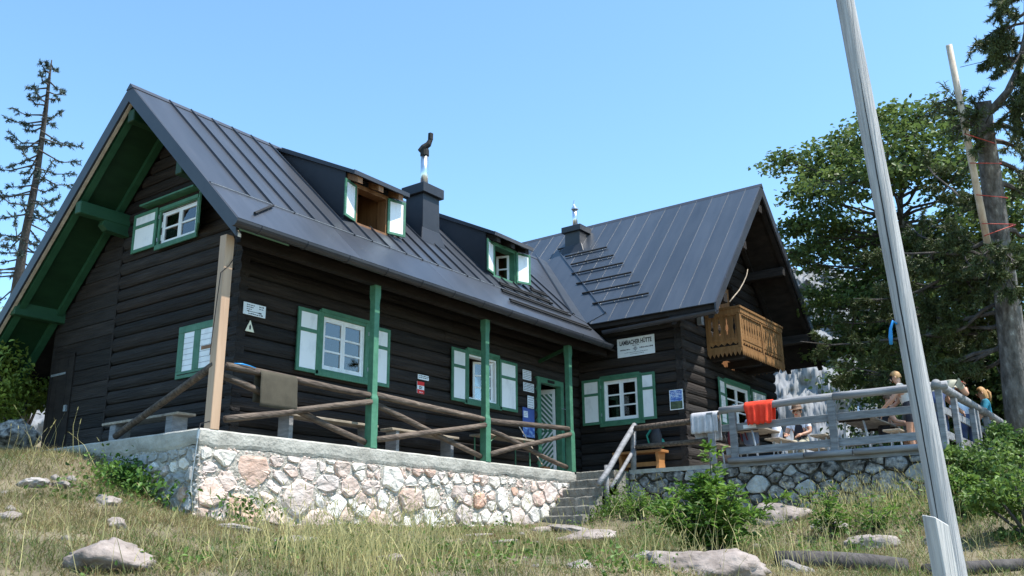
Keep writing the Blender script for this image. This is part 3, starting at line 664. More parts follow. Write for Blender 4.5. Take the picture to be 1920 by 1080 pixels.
# snow guards
def guard(a, b, nrm, parent, n):
    a = Vector(a); b = Vector(b); nrm = Vector(nrm).normalized(); mb = MB(); up = nrm*.055
    mb.tube([a+up, b+up], .02, 6); g = mb.build('snow_guard', 'black_iron', parent)
    for i in range(n):
        c = a.lerp(b, (i+.5)/n if n > 1 else .5); MB().tube([c+nrm*.0, c+up*1.25], .013, 5).build('guard_bracket', 'galvanised', parent)
for x, ya, yb in ((10.29, 1.22, .06), (9.98, .87, -.28), (9.675, .66, -.68), (9.343, .34, -1.06), (9.025, 0, -1.42), (8.68, -.46, -1.79)):
    guard((x, ya, zw(x)), (x, yb, zw(x)), (-MW, 0, 1), wroof, 4)
guard((10.6, 1.62, zw(10.6)), (10.6, 1.40, zw(10.6)), (-MW, 0, 1), wroof, 2)
for y, xa, xb in ((-.29, 5.55, 7.3), (-.52, 5.3, 7.6), (-.78, 5.2, 7.95), (-.05, 6.9, 7.5)):
    guard((xa, y, zs(y)), (xb, y, zs(y)), (0, -MS, 1), mroof, 7); guard((xa+.05, y+.06, zs(y+.06)), (xb-.02, y+.06, zs(y+.06)), (0, -MS, 1), mroof, 6)
guard((-.5, -.83, zs(-.83)), (.1, -.44, zs(-.44)), (0, -MS, 1), mroof, 2)
# lightning conductor along the eave
MB().tube([(XO+i*.45, -.41, zs(-.41)+.05) for i in range(20)], .006, 4).build('conductor_wire', 'galvanised', mroof)
# ---------------------------------------------------------------- dormers
def shutter(W_, u0, u1, z0, z1, n0, parent, split=.66, solid=False, lou=False, hinge=None):
    """framed shutter lying in the plane of W_"""
    m = MB(); b = .055 if u1-u0 > .3 else .05; t = .03; zs_ = z0+(z1-z0)*split
    m.fbox(W_, u0, u0+b, n0, n0+t, z0, z1).fbox(W_, u1-b, u1, n0, n0+t, z0, z1)
    for za in (z0, zs_-b/2, z1-b): m.fbox(W_, u0+b, u1-b, n0+.001, n0+t-.001, za, za+b)
    s = m.build('shutter', 'green_paint', parent, bevel=.003)
    for a, c in ((z0+b, zs_-b/2), (zs_+b/2, z1-b)):
        if lou:
            k = max(2, int((c-a)/.085))
            for i in range(k): MB().fbox(W_, u0+b, u1-b, n0+.008, n0+.020+(i % 2)*.002, a+(c-a)*i/k+.003, a+(c-a)*(i+1)/k-.003).build('slat', 'white_paint', parent)
        else: MB().fbox(W_, u0+b-.004, u1-b+.004, n0+.006, n0+.019, a-.004, c+.004).build('panel', 'white_paint', parent)
def sash(W_, u0, u1, z0, z1, n0, parent, rows=3, cols=1, m='white_paint', b=.04, name='sash', pane=True):
    mb = MB(); t = .035
    mb.fbox(W_, u0, u0+b, n0, n0+t, z0, z1).fbox(W_, u1-b, u1, n0, n0+t, z0, z1).fbox(W_, u0+b, u1-b, n0+.001, n0+t-.001, z0, z0+b).fbox(W_, u0+b, u1-b, n0+.001, n0+t-.001, z1-b, z1)
    for i in range(1, rows): z = z0+b+(z1-z0-2*b)*i/rows; mb.fbox(W_, u0+b, u1-b, n0+.004, n0+t-.004, z-.014, z+.014)
    for j in range(1, cols): u = u0+b+(u1-u0-2*b)*j/cols; mb.fbox(W_, u-.014, u+.014, n0+.005, n0+t-.005, z0+b, z1-b)
    mb.build(name, m, parent)
    if pane:
        for i in range(rows):
            for j in range(cols):
                a = z0+b+(z1-z0-2*b)*i/rows; c = z0+b+(z1-z0-2*b)*(i+1)/rows; d = u0+b+(u1-u0-2*b)*j/cols; e = u0+b+(u1-u0-2*b)*(j+1)/cols
                MB().fbox(W_, d, e, n0+.014, n0+.018, a, c).build('pane', 'window_glass', parent)
def hinged(W_, u, n, ang):
    """frame of a leaf hinged at (u,n): local u runs from the hinge, turned by ang out of the wall plane"""
    c, s = math.cos(ang), math.sin(ang)
    return lambda a, b, z: W_(u+a*c-b*s, n+a*s+b*c, z)
def dormer(D, green):
    x0, x1 = D; zt = 4.40; yl = -.217; sl = (RZ-zt)/(RY-yl); zd = lambda y: zt+(y-yl)*sl
    d = None
    for x in (x0, x1-.04):
        m = MB(); m.prism([(x, DYF, zs(DYF)-.1), (x, RY-.05, RZ-.12), (x, RY-.05, zd(RY-.05)-.02), (x, DYF, zd(DYF)-.03)], (.04, 0, 0))
        d = m.build('dormer', 'chimney_metal', hut) if d is None else (m.build('cheek', 'chimney_metal', d), d)[1]
    MB().prism([(x0-.06, yl, zd(yl)), (x0-.06, RY+.02, zd(RY+.02)+.012), (x1+.06, RY+.02, zd(RY+.02)+.012), (x1+.06, yl, zd(yl))], (0, 0, -.05)).build('dormer_roof', 'roof_trim', d)
    MB().box(x0-.07, yl-.012, zd(yl)-.052, x1+.07, yl+.012, zd(yl)+.02).build('fascia', 'roof_trim', d)
    for i in range(5):
        x = x0+.1+(x1-x0-.2)*i/4; MB().prism([(x-.012, yl+.05, zd(yl+.05)+.001), (x+.012, yl+.05, zd(yl+.05)+.001), (x+.012, RY, RZ+.03), (x-.012, RY, RZ+.03)], (0, 0, .03)).build('seam', 'roof_trim', d)
    for x in (x0+.10, (x0+x1)/2, x1-.10):
        MB().prism([(x-.055, yl+.03, zd(yl)-.045), (x-.055, DYF+.3, zd(DYF+.3)-.06), (x-.055, DYF+.3, zd(DYF+.3)-.17), (x-.055, yl+.03, zd(yl)-.145)], (.11, 0, 0)).build('rafter_end', 'brown_wood' if not green else 'dark_wood', d)
    wm = 'green_paint' if green else 'brown_wood'; WD = lambda u, n, z: (u, DYF-n, z)
    zb = zs(DYF)+.02; zt2 = 4.27; a, b = x0+.26, x1-.24
    fr = MB(); fr.fbox(WD, a-.07, a, -.16, .03, zb, zt2).fbox(WD, b, b+.07, -.16, .03, zb, zt2).fbox(WD, a-.07, b+.07, -.16, .03, zt2, zt2+.07).fbox(WD, a-.07, b+.07, -.16, .04, zb-.05, zb); fr.build('window_frame', wm, d)
    MB().fbox(WD, x0+.04, a-.071, -.04, .0, zb-.05, 4.45).fbox(WD, b+.071, x1-.04, -.04, .0, zb-.05, 4.45).fbox(WD, a-.07, b+.07, -.04, .0, zt2+.07, 4.45).build('front_cladding', 'chimney_metal', d)
    # inner side: timber lining
    MB().box(a-.08, DYF+.17, zb-.1, a-.05, 1.3, 4.5).box(b+.05, DYF+.17, zb-.1, b+.08, 1.3, 4.5).box(a-.1, 1.31, zb-.4, b+.1, 1.36, 4.9).build('lining', 'brown_wood', d)
    if green: sash(hinged(WD, b-.005, -.10, math.radians(70)), -.26, 0, zb+.02, zt2-.02, 0, d, rows=2)
    else: sash(hinged(WD, a+.005, -.12, math.radians(-62)), 0, .30, zb+.02, zt2-.02, 0, d, rows=2, m='brown_wood')
    # shutters standing open; left turned square to the wall, right nearly flat
    wl = (b-a)/2+.03; 
    HL = hinged(WD, a-.03, .035, math.radians(163)); HR = hinged(WD, b+.03, .035, math.radians(14 if not green else 18))
    for H, aa, bb in ((HL, 0, wl), (HR, 0, wl)):
        m = MB(); t = .028; q = .045; z0, z1 = zb+.0, zt2+.03
        m.fbox(H, aa, aa+q, 0, t, z0, z1).fbox(H, bb-q, bb, 0, t, z0, z1).fbox(H, aa+q, bb-q, .001, t-.001, z0, z0+q).fbox(H, aa+q, bb-q, .001, t-.001, z1-q, z1); m.build('shutter', 'green_paint', d, bevel=.003)
        MB().fbox(H, aa+q-.003, bb-q+.003, .006, .020, z0+q-.003, z1-q+.003).build('panel', 'white_paint', d)
dormer(D1, False); dormer(D2, True)
# ---------------------------------------------------------------- chimneys
def chimney(x0, x1, y0, y1, zb, zt, cap, name='chimney'):
    m = MB(); t = .015
    m.hexa([(x0, y0, zb), (x1, y0, zb), (x1, y1, zb), (x0, y1, zb), (x0+t, y0+t, zt), (x1-t, y0+t, zt), (x1-t, y1-t, zt), (x0+t, y1-t, zt)])
    c = m.build(name, 'chimney_metal', hut, bevel=.006)
    MB().box(x0-.05, y0-.05, zt, x1+.05, y1+.05, zt+cap).build('cap', 'chimney_metal', c, bevel=.008)
    return c
ch = chimney(4.19, 4.67, .40, .86, 3.75, 4.94, .19)
MB().prism([(4.10, .33, zs(.33)+.03), (4.76, .33, zs(.33)+.03), (4.67, .40, zs(.33)+.32), (4.19, .40, zs(.33)+.32)], (0, .02, .03)).build('flashing', 'chimney_metal', ch)
px, py = 4.43, .60
MB().tube([(px, py, 5.12), (px, py, 5.84)], .072, 14).build('flue_pipe', 'steel', ch, smooth=True)
MB().tube([(px, py, 5.80), (px, py, 5.90), (px-.01, py, 5.93)], [.085, .085, .08], 12).build('cowl_collar', 'black_iron', ch)
dr = (R_*1.0); dr.z = 0; dr.normalize(); c0 = Vector((px, py, 5.92))
MB().tube([c0-dr*.09-Vector((0, 0, .03)), c0-dr*.02+Vector((0, 0, .05)), c0+dr*.07+Vector((0, 0, .12)), c0+dr*.10+Vector((0, 0, .20)), c0+dr*.11+Vector((0, 0, .34))], [.055, .066, .058, .046, .05], 10).build('cowl', 'black_iron', ch)
MB().box(c0.x+dr.x*.11-.045, c0.y+dr.y*.11-.04, c0.z+.2, c0.x+dr.x*.11+.04, c0.y+dr.y*.11+.04, c0.z+.35).build('cowl_vane', 'black_iron', ch, bevel=.015)
ch2 = chimney(10.48, 10.90, .93, 1.38, 5.3, 6.10, .15)
MB().prism([(10.40, .80, zw(10.40)+.03), (10.40, 1.45, zw(10.40)+.03), (10.48, 1.40, zw(10.40)+.25), (10.48, .90, zw(10.40)+.25)], (.02, 0, .02)).build('flashing', 'chimney_metal', ch2)
p2 = HX(1078, 405, 10.62); x_, y_ = 10.62, p2.y
MB().tube([(x_, y_, 6.25), (x_, y_, 6.74)], .062, 12).build('flue_pipe', 'steel', ch2, smooth=True)
MB().tube([(x_, y_, 6.72), (x_, y_, 6.75), (x_, y_, 6.78)], [.09, .085, .06], 12).build('flue_hat', 'steel', ch2)
MB().tube([(x_, y_, 6.78), (x_-.0, y_+.02, 6.86), (x_, y_+.0, 6.97)], [.05, .03, .016], 7).build('flue_vane', 'steel', ch2)
# ---------------------------------------------------------------- windows and doors
def window(W_, w, name, sh=None, flipu=False, n_rows=3, curtain='curtain', leafs='closed', sillw=.06, shl=None, shr=None, lou=False, casing=.085, shn=.03):
    u0, u1, z0, z1 = w; c = casing; m = MB(); a, b = u0+c, u1-c
    m.fbox(W_, u0, a, -.03, .035, z0, z1).fbox(W_, b, u1, -.03, .035, z0, z1).fbox(W_, a, b, -.029, .034, z1-c, z1).fbox(W_, a, b, -.029, .034, z0, z0+c)
    win = m.build(name, 'green_paint', hut, bevel=.004)
    MB().fbox(W_, u0-sillw, u1+.01, .036, .06, z0-.03, z0+.05).build('sill', 'green_paint', win, bevel=.004)
    MB().fbox(W_, u0+.02, u1-.02, .036, .048, z1-.035, z1+.02).build('head_trim', 'green_paint', win)
    m = MB(); q = .03; m.fbox(W_, a, a+q, -.13, .0, z0+c, z1-c).fbox(W_, b-q, b, -.13, .0, z0+c, z1-c).fbox(W_, a+q, b-q, -.129, -.001, z0+c, z0+c+q).fbox(W_, a+q, b-q, -.129, -.001, z1-c-q, z1-c); m.build('frame', 'white_paint', win)
    mid = (a+b)/2
    if leafs == 'closed':
        sash(W_, a+q, mid-.002, z0+c+q, z1-c-q, -.045, win, n_rows); sash(W_, mid+.002, b-q, z0+c+q, z1-c-q, -.045, win, n_rows)
    if curtain:
        m = MB(); k = 30; V = []; Fc = []
        for side in (0, 1):
            ua, ub = (a+q, a+q+(b-a)*.30) if side == 0 else (b-q-(b-a)*.30, b-q)
            base = len(V)
            for i in range(k+1):
                u = ua+(ub-ua)*i/k; nn = -.19+.018*math.sin(i*1.35)
                V += [W_(u, nn, z0+c), W_(u, nn, z1-c)]
            for i in range(k): Fc.append((base+2*i, base+2*i+2, base+2*i+3, base+2*i+1))
        m.add(V, Fc).build('curtain', curtain, win, recalc=False)
    if shl: shutter(W_, *shl, shn, win, lou=lou)
    if shr: shutter(W_, *shr, shn, win, lou=lou)
    for zz in (z0+.22*(z1-z0), z0+.8*(z1-z0)): MB().fbox(W_, u1-.035, u1-.02, .036, .05, zz-.03, zz+.03).build('hinge', 'galvanised', win)
    return win
def du(p, q, v, fn): return fn(p, v), fn(q, v)
a_ = HY(559, 600, -.05).x; b_ = HY(600, 610, -.05).x; c_ = HY(713, 650, -.05).x; d_ = HY(731, 655, -.05).x
window(FA, W1, 'window', shl=(a_, b_, 1.09, 2.03), shr=(W1[1]+.03, d_, 1.09, 2.03))
a_ = HY(847, 700, -.05).x; b_ = HY(876, 705, -.05).x; c_ = HY(937, 720, -.05).x; d_ = HY(970, 725, -.05).x
w2 = window(FA, W2, 'window', shl=(a_, b_, 1.09, 2.03), shr=(c_, d_, 1.09, 2.03), leafs='open', curtain=None)
sash(hinged(FA, W2[1]-.125, -.05, math.radians(208)), 0, .40, 1.22, 1.95, 0, w2, 3)
sash(hinged(FA, W2[0]+.125, -.08, math.radians(-100)), 0, .40, 1.22, 1.95, 0, w2, 3)
MB().fbox(FA, W2[0]+.16, W2[0]+.42, -.30, -.29, 1.36, 1.68).build('paper_notice', 'paper', w2)
window(FS, W3, 'window', shl=(-1.81, -1.475, 1.06, 2.0), shr=(-.53-.02+.0, -.11, 1.06, 2.0), curtain='dark_curtain')
w4 = window(FW, W4, 'window', shr=(W4[1]+.03, 12.9, 1.05, 2.03), curtain='curtain', lou=True)
# left leaf of that window stands a little off the wall
HS = hinged(FW, W4[0]+.02, .045, math.radians(173))
shutter(HS, 0, .44, 1.05, 2.03, 0, w4, lou=True)
wu = window(FG, WU, 'window', n_rows=2, curtain=None, shl=(WU[1]+.015, 2.70, 3.10, 3.74), sillw=.03, casing=.05)
wu_s = hinged(FG, WU[0]+.02, .04, math.radians(180+38+0)); wu_s = hinged(FG, WU[0]+.01, .04, math.radians(180-33))
shutter(wu_s, 0, .46, 3.10, 3.74, 0, wu)
MB().fbox(FG, 1.05, 2.42, .0, .16, 3.80, 3.825).build('drip_board', 'green_paint', wu)
# closed lower gable window: two louvred leaves
m = MB(); u0, u1, z0, z1 = WL; m.fbox(FG, u0-.03, u1, .0, .03, z0, z0+.10).fbox(FG, u0-.03, u1, .0, .03, z1-.10, z1).fbox(FG, u1-.13, u1, .001, .029, z0+.1, z1-.1).fbox(FG, u0-.03, u0+.08, .001, .029, z0+.1, z1-.1).fbox(FG, .76, .90, .001, .029, z0+.1, z1-.1)
wl = m.build('window', 'green_paint', hut, bevel=.004)
for a, b in ((u0+.08, .76), (.90, u1-.13)):
    for i in range(7): h = (z1-z0-.2)/7; MB().fbox(FG, a, b, .002, .018, z0+.1+h*i+.003, z0+.1+h*(i+1)-.003).build('slat', 'white_paint', wl)
MB().fbox(FG, u0+.02, u1-.05, .031, .036, z0+.05, z0+.06).build('latch', 'dark_wood', wl)
MB().fbox(FG, .46, .72, .019, .024, 1.31, 1.36).build('worn_patch', 'brown_wood', wl)
# front door
u0, u1, _, z1 = DR; m = MB(); c = .11
m.fbox(FA, u0, u0+c, -.10, .03, 0, z1).fbox(FA, u1-c, u1, -.10, .03, 0, z1).fbox(FA, u0+c, u1-c, -.099, .029, z1-c, z1)
door = m.build('front_door', 'green_paint', hut, bevel=.004)
MB().fbox(FA, (u0+u1)/2-.12, (u0+u1)/2+.12, .031, .04, z1-.085, z1-.03).build('number_plate', 'dark_wood', door)
_hd = hinged(FA, u1-c-.01, -.11, math.radians(-104)); HDr = lambda a, b, z: _hd(a, -b, z); lw = u1-u0-2*c-.04; zt = z1-c-.03
MB().fbox(HDr, 0, lw, -.04, 0, .03, zt).build('leaf', 'green_paint', door)
MB().fbox(HDr, lw-.04, lw, .001, .014, .03, zt).fbox(HDr, 0, .06, .001, .014, .03, zt).fbox(HDr, .06, lw-.04, .001, .014, zt-.09, zt).build('leaf_edge', 'white_paint', door)
zm = .92
for half in (0, 1):
    for i in range(-5, 14):
        # diagonal slats meeting in chevrons at mid height
        za = (zm+i*.105) if half else (zm-i*.105); s_ = -1 if half else 1
        P = [(.04, za), (lw-.08, za+s_*-.62*0+(-.62 if half else .62)*1*(lw-.12))]
        if half: P = [(.06, za-.4), (lw-.04, za-.4+.62)]
        else: P = [(.06, za+.4), (lw-.04, za+.4-.62)]
        lo, hi = (zm+.02, zt-.09) if half else (.05, zm-.02)
        # clip to the half
        (ua, zA), (ub, zB) = P; k = (zB-zA)/(ub-ua)
        t0, t1 = ua, ub
        for lim, sg in ((lo, 1), (hi, -1)):
            if k != 0:
                ul = ua+(lim-zA)/k
                if sg*(zA-lim) < 0 and sg*(zB-lim) < 0: t0 = t1+1
                elif sg*(zA-lim) < 0: t0 = max(t0, ul)
                elif sg*(zB-lim) < 0: t1 = min(t1, ul)
        if t1-t0 > .04:
            A = Vector(HDr(t0, .007, zA+k*(t0-ua))); B = Vector(HDr(t1, .007, zA+k*(t1-ua))); nv = Vector(HDr(0, 1, 0))-Vector(HDr(0, 0, 0))
            MB().beam(A, B, .010, .030, up=(A-B).cross(nv)).build('slat', 'white_paint', door)
MB().tube([HDr(lw-.05, .02, 1.02), HDr(lw-.05, .07, 1.02), HDr(lw-.15, .075, 1.02)], .012, 6).build('handle', 'galvanised', door)
MB().tube([FA(u1-.10, .03, 1.35), FA(u1+.06, .05, 1.35)], .008, 5).build('door_hook', 'galvanised', door)
# plank side door in the gable
m = MB().fbox(FG, 4.05, 4.09, -.05, .022, 0, 1.72).fbox(FG, 4.68, 4.72, -.05, .022, 0, 1.72).fbox(FG, 4.05, 4.72, -.05, .0215, 1.68, 1.73); sd = m.build('side_door', 'dark_wood', hut)
for i in range(4): MB().fbox(FG, 4.092+.147*i, 4.092+.147*(i+1)-.004, -.04, .012+.002*(i % 2), 0, 1.68).build('plank', 'brown_dark' if 'brown_dark' in MAT else 'dark_wood', sd)
MB().fbox(FG, 4.28, 4.72, .016, .024, 1.40, 1.435).build('hinge_strap', 'galvanised', sd)
MB().fbox(FG, 4.10, 4.16, .016, .05, .78, .88).build('lock', 'galvanised', sd)
# ---------------------------------------------------------------- porch posts
XP = [-.771, 1.918, 4.601, 7.225]; YP = -.704
MB().hexa([(XP[0]-.075, YP-.065, .0), (XP[0]+.055, YP-.065, 0), (XP[0]+.055, YP+.065, 0), (XP[0]-.075, YP+.065, 0), (XP[0]-.06, YP-.065, 2.47), (XP[0]+.07, YP-.065, 2.47), (XP[0]+.07, YP+.065, 2.47), (XP[0]-.06, YP+.065, 2.47)]).build('porch_post', 'new_wood', hut, bevel=.006)['label'] = 'new unpainted corner post'
for x in XP[1:]:
    m = MB(); prof = [(0, .066), (.72, .066), (.78, .052), (2.18, .052), (2.24, .060), (2.47, .060)]
    V = []; Fc = []
    for z, r in prof: V += [(x-r, YP-r, z), (x+r, YP-r, z), (x+r, YP+r, z), (x-r, YP+r, z)]
    for i in range(len(prof)-1):
        for k in range(4): a = 4*i+k; b = 4*i+(k+1) % 4; Fc.append((a, b, b+4, a+4))
    Fc += [(3, 2, 1, 0), tuple(range(4*len(prof)-4, 4*len(prof)))]
    m.add(V, Fc).build('porch_post', 'green_paint', hut, bevel=.004)
MB().beam((XP[3], YP+.08, 2.36), (XP[3]+.02, -.01, 2.2), .05, .06).build('tie_beam', 'dark_green', hut)
# ---------------------------------------------------------------- balcony
BX0, BX1, BY0, BY1, BZ0, BZ1 = 9.90, 12.27, -3.17, DY-.02, 2.36, 3.40
bal = MB().box(BX0+.03, BY0+.03, BZ0+.12, BX1-.03, BY1, BZ0+.17).build('balcony', 'dark_wood', hut)
for x in (BX0+.25, (BX0+BX1)/2, BX1-.25): MB().box(x-.06, BY0+.06, BZ0-.02, x+.06, BY1+.06, BZ0+.12).build('joist', 'dark_wood', bal)
WBf = lambda u, n, z: (u, BY0-n, z); WBl = lambda u, n, z: (BX0-n, u, z); WBr = lambda u, n, z: (BX1+n, u, z)
def cut_board(W_, u0, u1, z0, z1, n0, cut, parent, t=.022):
    """board whose right edge carries half of a turned-baluster shaped opening (mirrored on the next board)"""
    for side in (0, 1):
        ua, ub = (u0, (u0+u1)/2) if side == 0 else ((u0+u1)/2, u1); h = z1-z0; w = cut
        prof = [(0, .004), (.16, .004), (.20, w*.55), (.24, w*.35), (.30, w*.45), (.42, w), (.55, w*.8), (.66, w*.35), (.72, w*.5), (.80, w*.42), (.88, .006), (1, .004)]
        L = [((ua+p if side else ub-p), z0+h*t_) for t_, p in prof]
        if side == 0: pts = [(ua, z0)]+[(x, z) for x, z in L]+[(ua, z1)]
        else: pts = [(ub, z1)]+[(x, z) for x, z in reversed(L)]+[(ub, z0)]
        e = Vector(W_(0, t, 0))-Vector(W_(0, 0, 0))
        # strips instead of one concave face
        m = MB(); edge = ua if side == 0 else ub
        for i in range(len(L)-1):
            (xa, za), (xb, zb_) = L[i], L[i+1]
            m.prism([W_(edge, n0, za), W_(xa, n0, za), W_(xb, n0, zb_), W_(edge, n0, zb_)], e)
        m.build('board', 'balcony_wood', parent)
def scallop(W_, u0, u1, z, h, n0, parent, name, k, t=.02, flip=1):
    m = MB(); e = Vector(W_(0, t, 0))-Vector(W_(0, 0, 0)); w = (u1-u0)/k
    for i in range(k):
        a = u0+w*i
        for (p, q, r, s) in ((0, .5, 0, 1), (.5, 1, 1, 0)): m.prism([W_(a+w*p, n0, z), W_(a+w*q, n0, z), W_(a+w*q, n0, z-flip*(h*.45+h*.55*s)), W_(a+w*p, n0, z-flip*(h*.45+h*.55*r))], e)
    m.build(name, 'balcony_wood', parent)
for W_, a, b in ((WBf, BX0, BX1), (WBl, BY0, BY1), (WBr, BY0, BY1)):
    nb = int((b-a-.1)/.135)
    fields = [(a+.05, (a+b)/2-.03), ((a+b)/2+.03, b-.05)] if W_ is WBf else [(a+.05, b-.04)]
    for f0, f1 in fields:
        k = max(3, round((f1-f0)/.145))
        for i in range(k): cut_board(W_, f0+(f1-f0)*i/k, f0+(f1-f0)*(i+1)/k-.003, BZ0+.38, BZ1-.18, -.03, .036, bal)
        MB().fbox(W_, f0, f1, -.025, .0, BZ0+.335, BZ0+.38).fbox(W_, f0, f1, -.025, .0, BZ0+.17, BZ0+.215).build('mid_rail', 'balcony_wood', bal)
        scallop(W_, f0, f1, BZ0+.335, .10, -.03, bal, 'scalloped_strip', max(4, round((f1-f0)/.14)))
        MB().fbox(W_, f0, f1, -.045, -.03, BZ0+.215, BZ0+.335).build('back_board', 'dark_wood', bal)
        scallop(W_, f0, f1, BZ1-.155, .05, .0, bal, 'scalloped_strip', max(4, round((f1-f0)/.10)))
    MB().fbox(W_, a-.01, b+.01, -.05, .03, BZ1-.155, BZ1-.06).build('top_board', 'balcony_wood', bal)
    MB().fbox(W_, a-.04, b+.02, -.08, .05, BZ1-.06, BZ1-.015).build('handrail', 'balcony_wood', bal)
    scallop(W_, a, b, BZ0+.165, .165, .002, bal, 'valance', max(5, round((b-a)/.09)))
    us = [a+.025, b-.025]+([(a+b)/2] if W_ is WBf else [])
    for u in us: MB().fbox(W_, u-.032, u+.032, -.035, .014, BZ0+.17, BZ1-.155).build('corner_post', 'balcony_wood', bal)
# balcony door and cable
MB().fbox(FW, 10.72, 11.48, -.12, -.08, 2.36, 4.22).build('balcony_door', 'brown_wood', hut)
MB().tube([HY(u, v, -3.0) for u, v in ((1368, 566), (1376, 556), (1386, 544), (1394, 530), (1400, 516), (1402, 505))], [.014, .014, .013, .013, .012, .010], 6).build('cable', 'bench_wood', hut, smooth=True)
MB().box(9.42, -2.55, 3.0, 9.54, -2.45, 3.42).build('bracket', 'galvanised', hut)
# ================================================================== RAILINGS
def wlog(a, b, r0, r1, name, m, parent, seg=9, wob=.012, n=None):
    a = Vector(a); b = Vector(b); L = (b-a).length; n = n or max(2, int(L/.3)); pts = []; rr = []; sd = random.uniform(0, 50)
    for i in range(n+1):
        t = i/n; p = a.lerp(b, t); k = math.sin(math.pi*t)
        p += Vector((noise.noise(Vector((t*L*.8, sd, 0))), noise.noise(Vector((t*L*.8, sd, 7))), noise.noise(Vector((t*L*.8, sd, 13)))))*wob*2*min(1, k*3)
        pts.append(p); rr.append((r0+(r1-r0)*t)*(1+.06*noise.noise(Vector((t*L*2.2, sd, 3)))))
    return MB().tube(pts, rr, seg).build(name, m, parent, smooth=True)
pr = thing('porch_railing', (3.2, -.7, 0), 'brown round log railing with crossed braces between the porch posts', 'railing')
yr_ = YP
ends = [(-.70, .80), (1.918, .775), (4.601, .69), (7.225, .815)]
for i in range(3):
    (xa, za), (xb, zb) = ends[i], ends[i+1]
    zb2 = {0: .76, 1: .70, 2: .80}[i]
    wlog((xa+.06, yr_-.01, za), (xb-.07, yr_-.01, zb2), .052, .045, 'top_rail', 'rail_log', pr)
    wlog((xa+.05, yr_+.05, za-.11), (xb-.06, yr_+.05, .09), .048, .042, 'brace', 'rail_log', pr)
    wlog((xa+.06, yr_-.055, .13 if i else .14), (xb-.07, yr_-.05, zb2-.10), .045, .042, 'brace', 'rail_log', pr)
wlog((-.80, -.70, .80), (-.86, 1.22, .07), .05, .045, 'side_brace', 'rail_log', pr)
wlog((-.80, -.66, .70), (-.76, -.72, .82), .02, .02, 'tie', 'rail_log', pr, n=2)
# doormat hung over the rail, blue strap
def drape(name, m, label, cat, W_, u0, u1, ztop, front, back, r, n=16, wav=.01, lean=0, group=None, ragged=0, kind=0):
    """cloth folded over a bar: profile goes up the front, over, down the back"""
    V = []; Fc = []; prof = []
    k = 7
    for i in range(k): prof.append((r, ztop-front+front*i/k))
    for i in range(5): t = math.pi*i/4; prof.append((r*math.cos(t), ztop+r*math.sin(t)))
    for i in range(1, k+1): prof.append((-r, ztop-back*i/k))
    q = len(prof)
    for j in range(n+1):
        u = u0+(u1-u0)*j/n
        for i, (nn, z) in enumerate(prof):
            dpt = max(0, ztop-z); w = wav*math.sin(j*1.7+kind)*min(1, dpt*6)+wav*.7*math.sin(j*.8+2+kind)*min(1, dpt*5)
            uu = (u0+u1)/2+(u-(u0+u1)/2)*(1-lean*dpt); zz = z-ragged*dpt*abs(math.sin(j*.9+kind))*.3
            V.append(W_(uu+.004*math.sin(i*1.3), nn+w+(.012 if nn > 0 else -.012)*min(1, dpt*4), zz))
    for j in range(n):
        for i in range(q-1): a = j*q+i; Fc.append((a, a+1, a+q+1, a+q))
    # thickness
    o = MB().add(V, Fc).build(name, m, smooth=True); sm = o.modifiers.new('thick', 'SOLIDIFY'); sm.thickness = .008
    return tag(o, label, cat, group)
WPR = lambda u, n, z: (u, yr_-.01-n, z)
drape('doormat', 'mat_cloth', 'olive brown mat hung over the porch log rail', 'mat', WPR, HY(488, 700, -.76).x, HY(556, 720, -.76).x, .775, .42, .35, .062, wav=.004)
tag(MB().tube([(-.55, -.74, .845), (-.45, -.76, .85), (-.34, -.77, .845), (-.24, -.77, .83)], [.006, .012, .006, .005], 6).build('blue_strap', 'blue_cord', smooth=True), 'small blue and white strap lying on the porch rail by the new post', 'strap')
# porch benches
def bench(name, label, u0, u1, y, z, W_, depth=.26, m='bench_wood', group='plain plank benches on the porch'):
    b = thing(name, W_((u0+u1)/2, -y, 0), label, 'bench', group)
    MB().fbox(W_, u0, u1, -y-depth/2, -y+depth/2, z-.035, z).build('seat', m, b, bevel=.005)
    for u in (u0+.14, u1-.16): MB().fbox(W_, u-.035, u+.035, -y-depth/2+.02, -y+depth/2-.02, 0, z-.036).build('leg', 'grey_wood', b)
    return b
bench('porch_bench', 'weathered plank bench on the porch below the first window', .55, 2.35, -.30, .40, FA)
bench('porch_bench', 'weathered plank bench on the porch between the two green posts', 2.65, 4.25, -.30, .40, FA)
b3 = thing('side_bench', (-.55, 1.1, 0), 'weathered plank bench against the west gable wall', 'bench', 'plain plank benches on the porch')
MB().box(-.62, .25, .30, -.34, 2.0, .335).build('seat', 'bench_wood', b3, bevel=.005)
for y in (.45, 1.75): MB().box(-.60, y-.07, 0, -.37, y+.07, .299).build('leg', 'grey_wood', b3)
# small green folding table seen between posts
tb = thing('folding_table', (5.6, -.32, 0), 'small folding table with green metal legs on the porch', 'table')
MB().box(4.9, -.52, .50, 6.3, -.12, .53).build('table_top', 'bench_wood', tb)
for x in (5.0, 6.2):
    for y in (-.48, -.16): MB().tube([(x, y, 0), (x, y, .5)], .014, 6).build('leg', 'green_paint', tb)
    MB().tube([(x, -.48, .38), (x+(.2 if x < 5.5 else -.2), -.48, .5)], .010, 5).build('strut', 'green_paint', tb)
bm_ = thing('broom', (6.55, -.45, 0), 'thin broom stick leaning on the porch beside the door', 'broom')
MB().tube([(6.62, -.50, .06), (6.45, -.06, .85)], .012, 6).build('handle', 'pale_wood', bm_); MB().box(6.52, -.57, .0, 6.72, -.48, .07).build('brush', 'brown_wood', bm_)
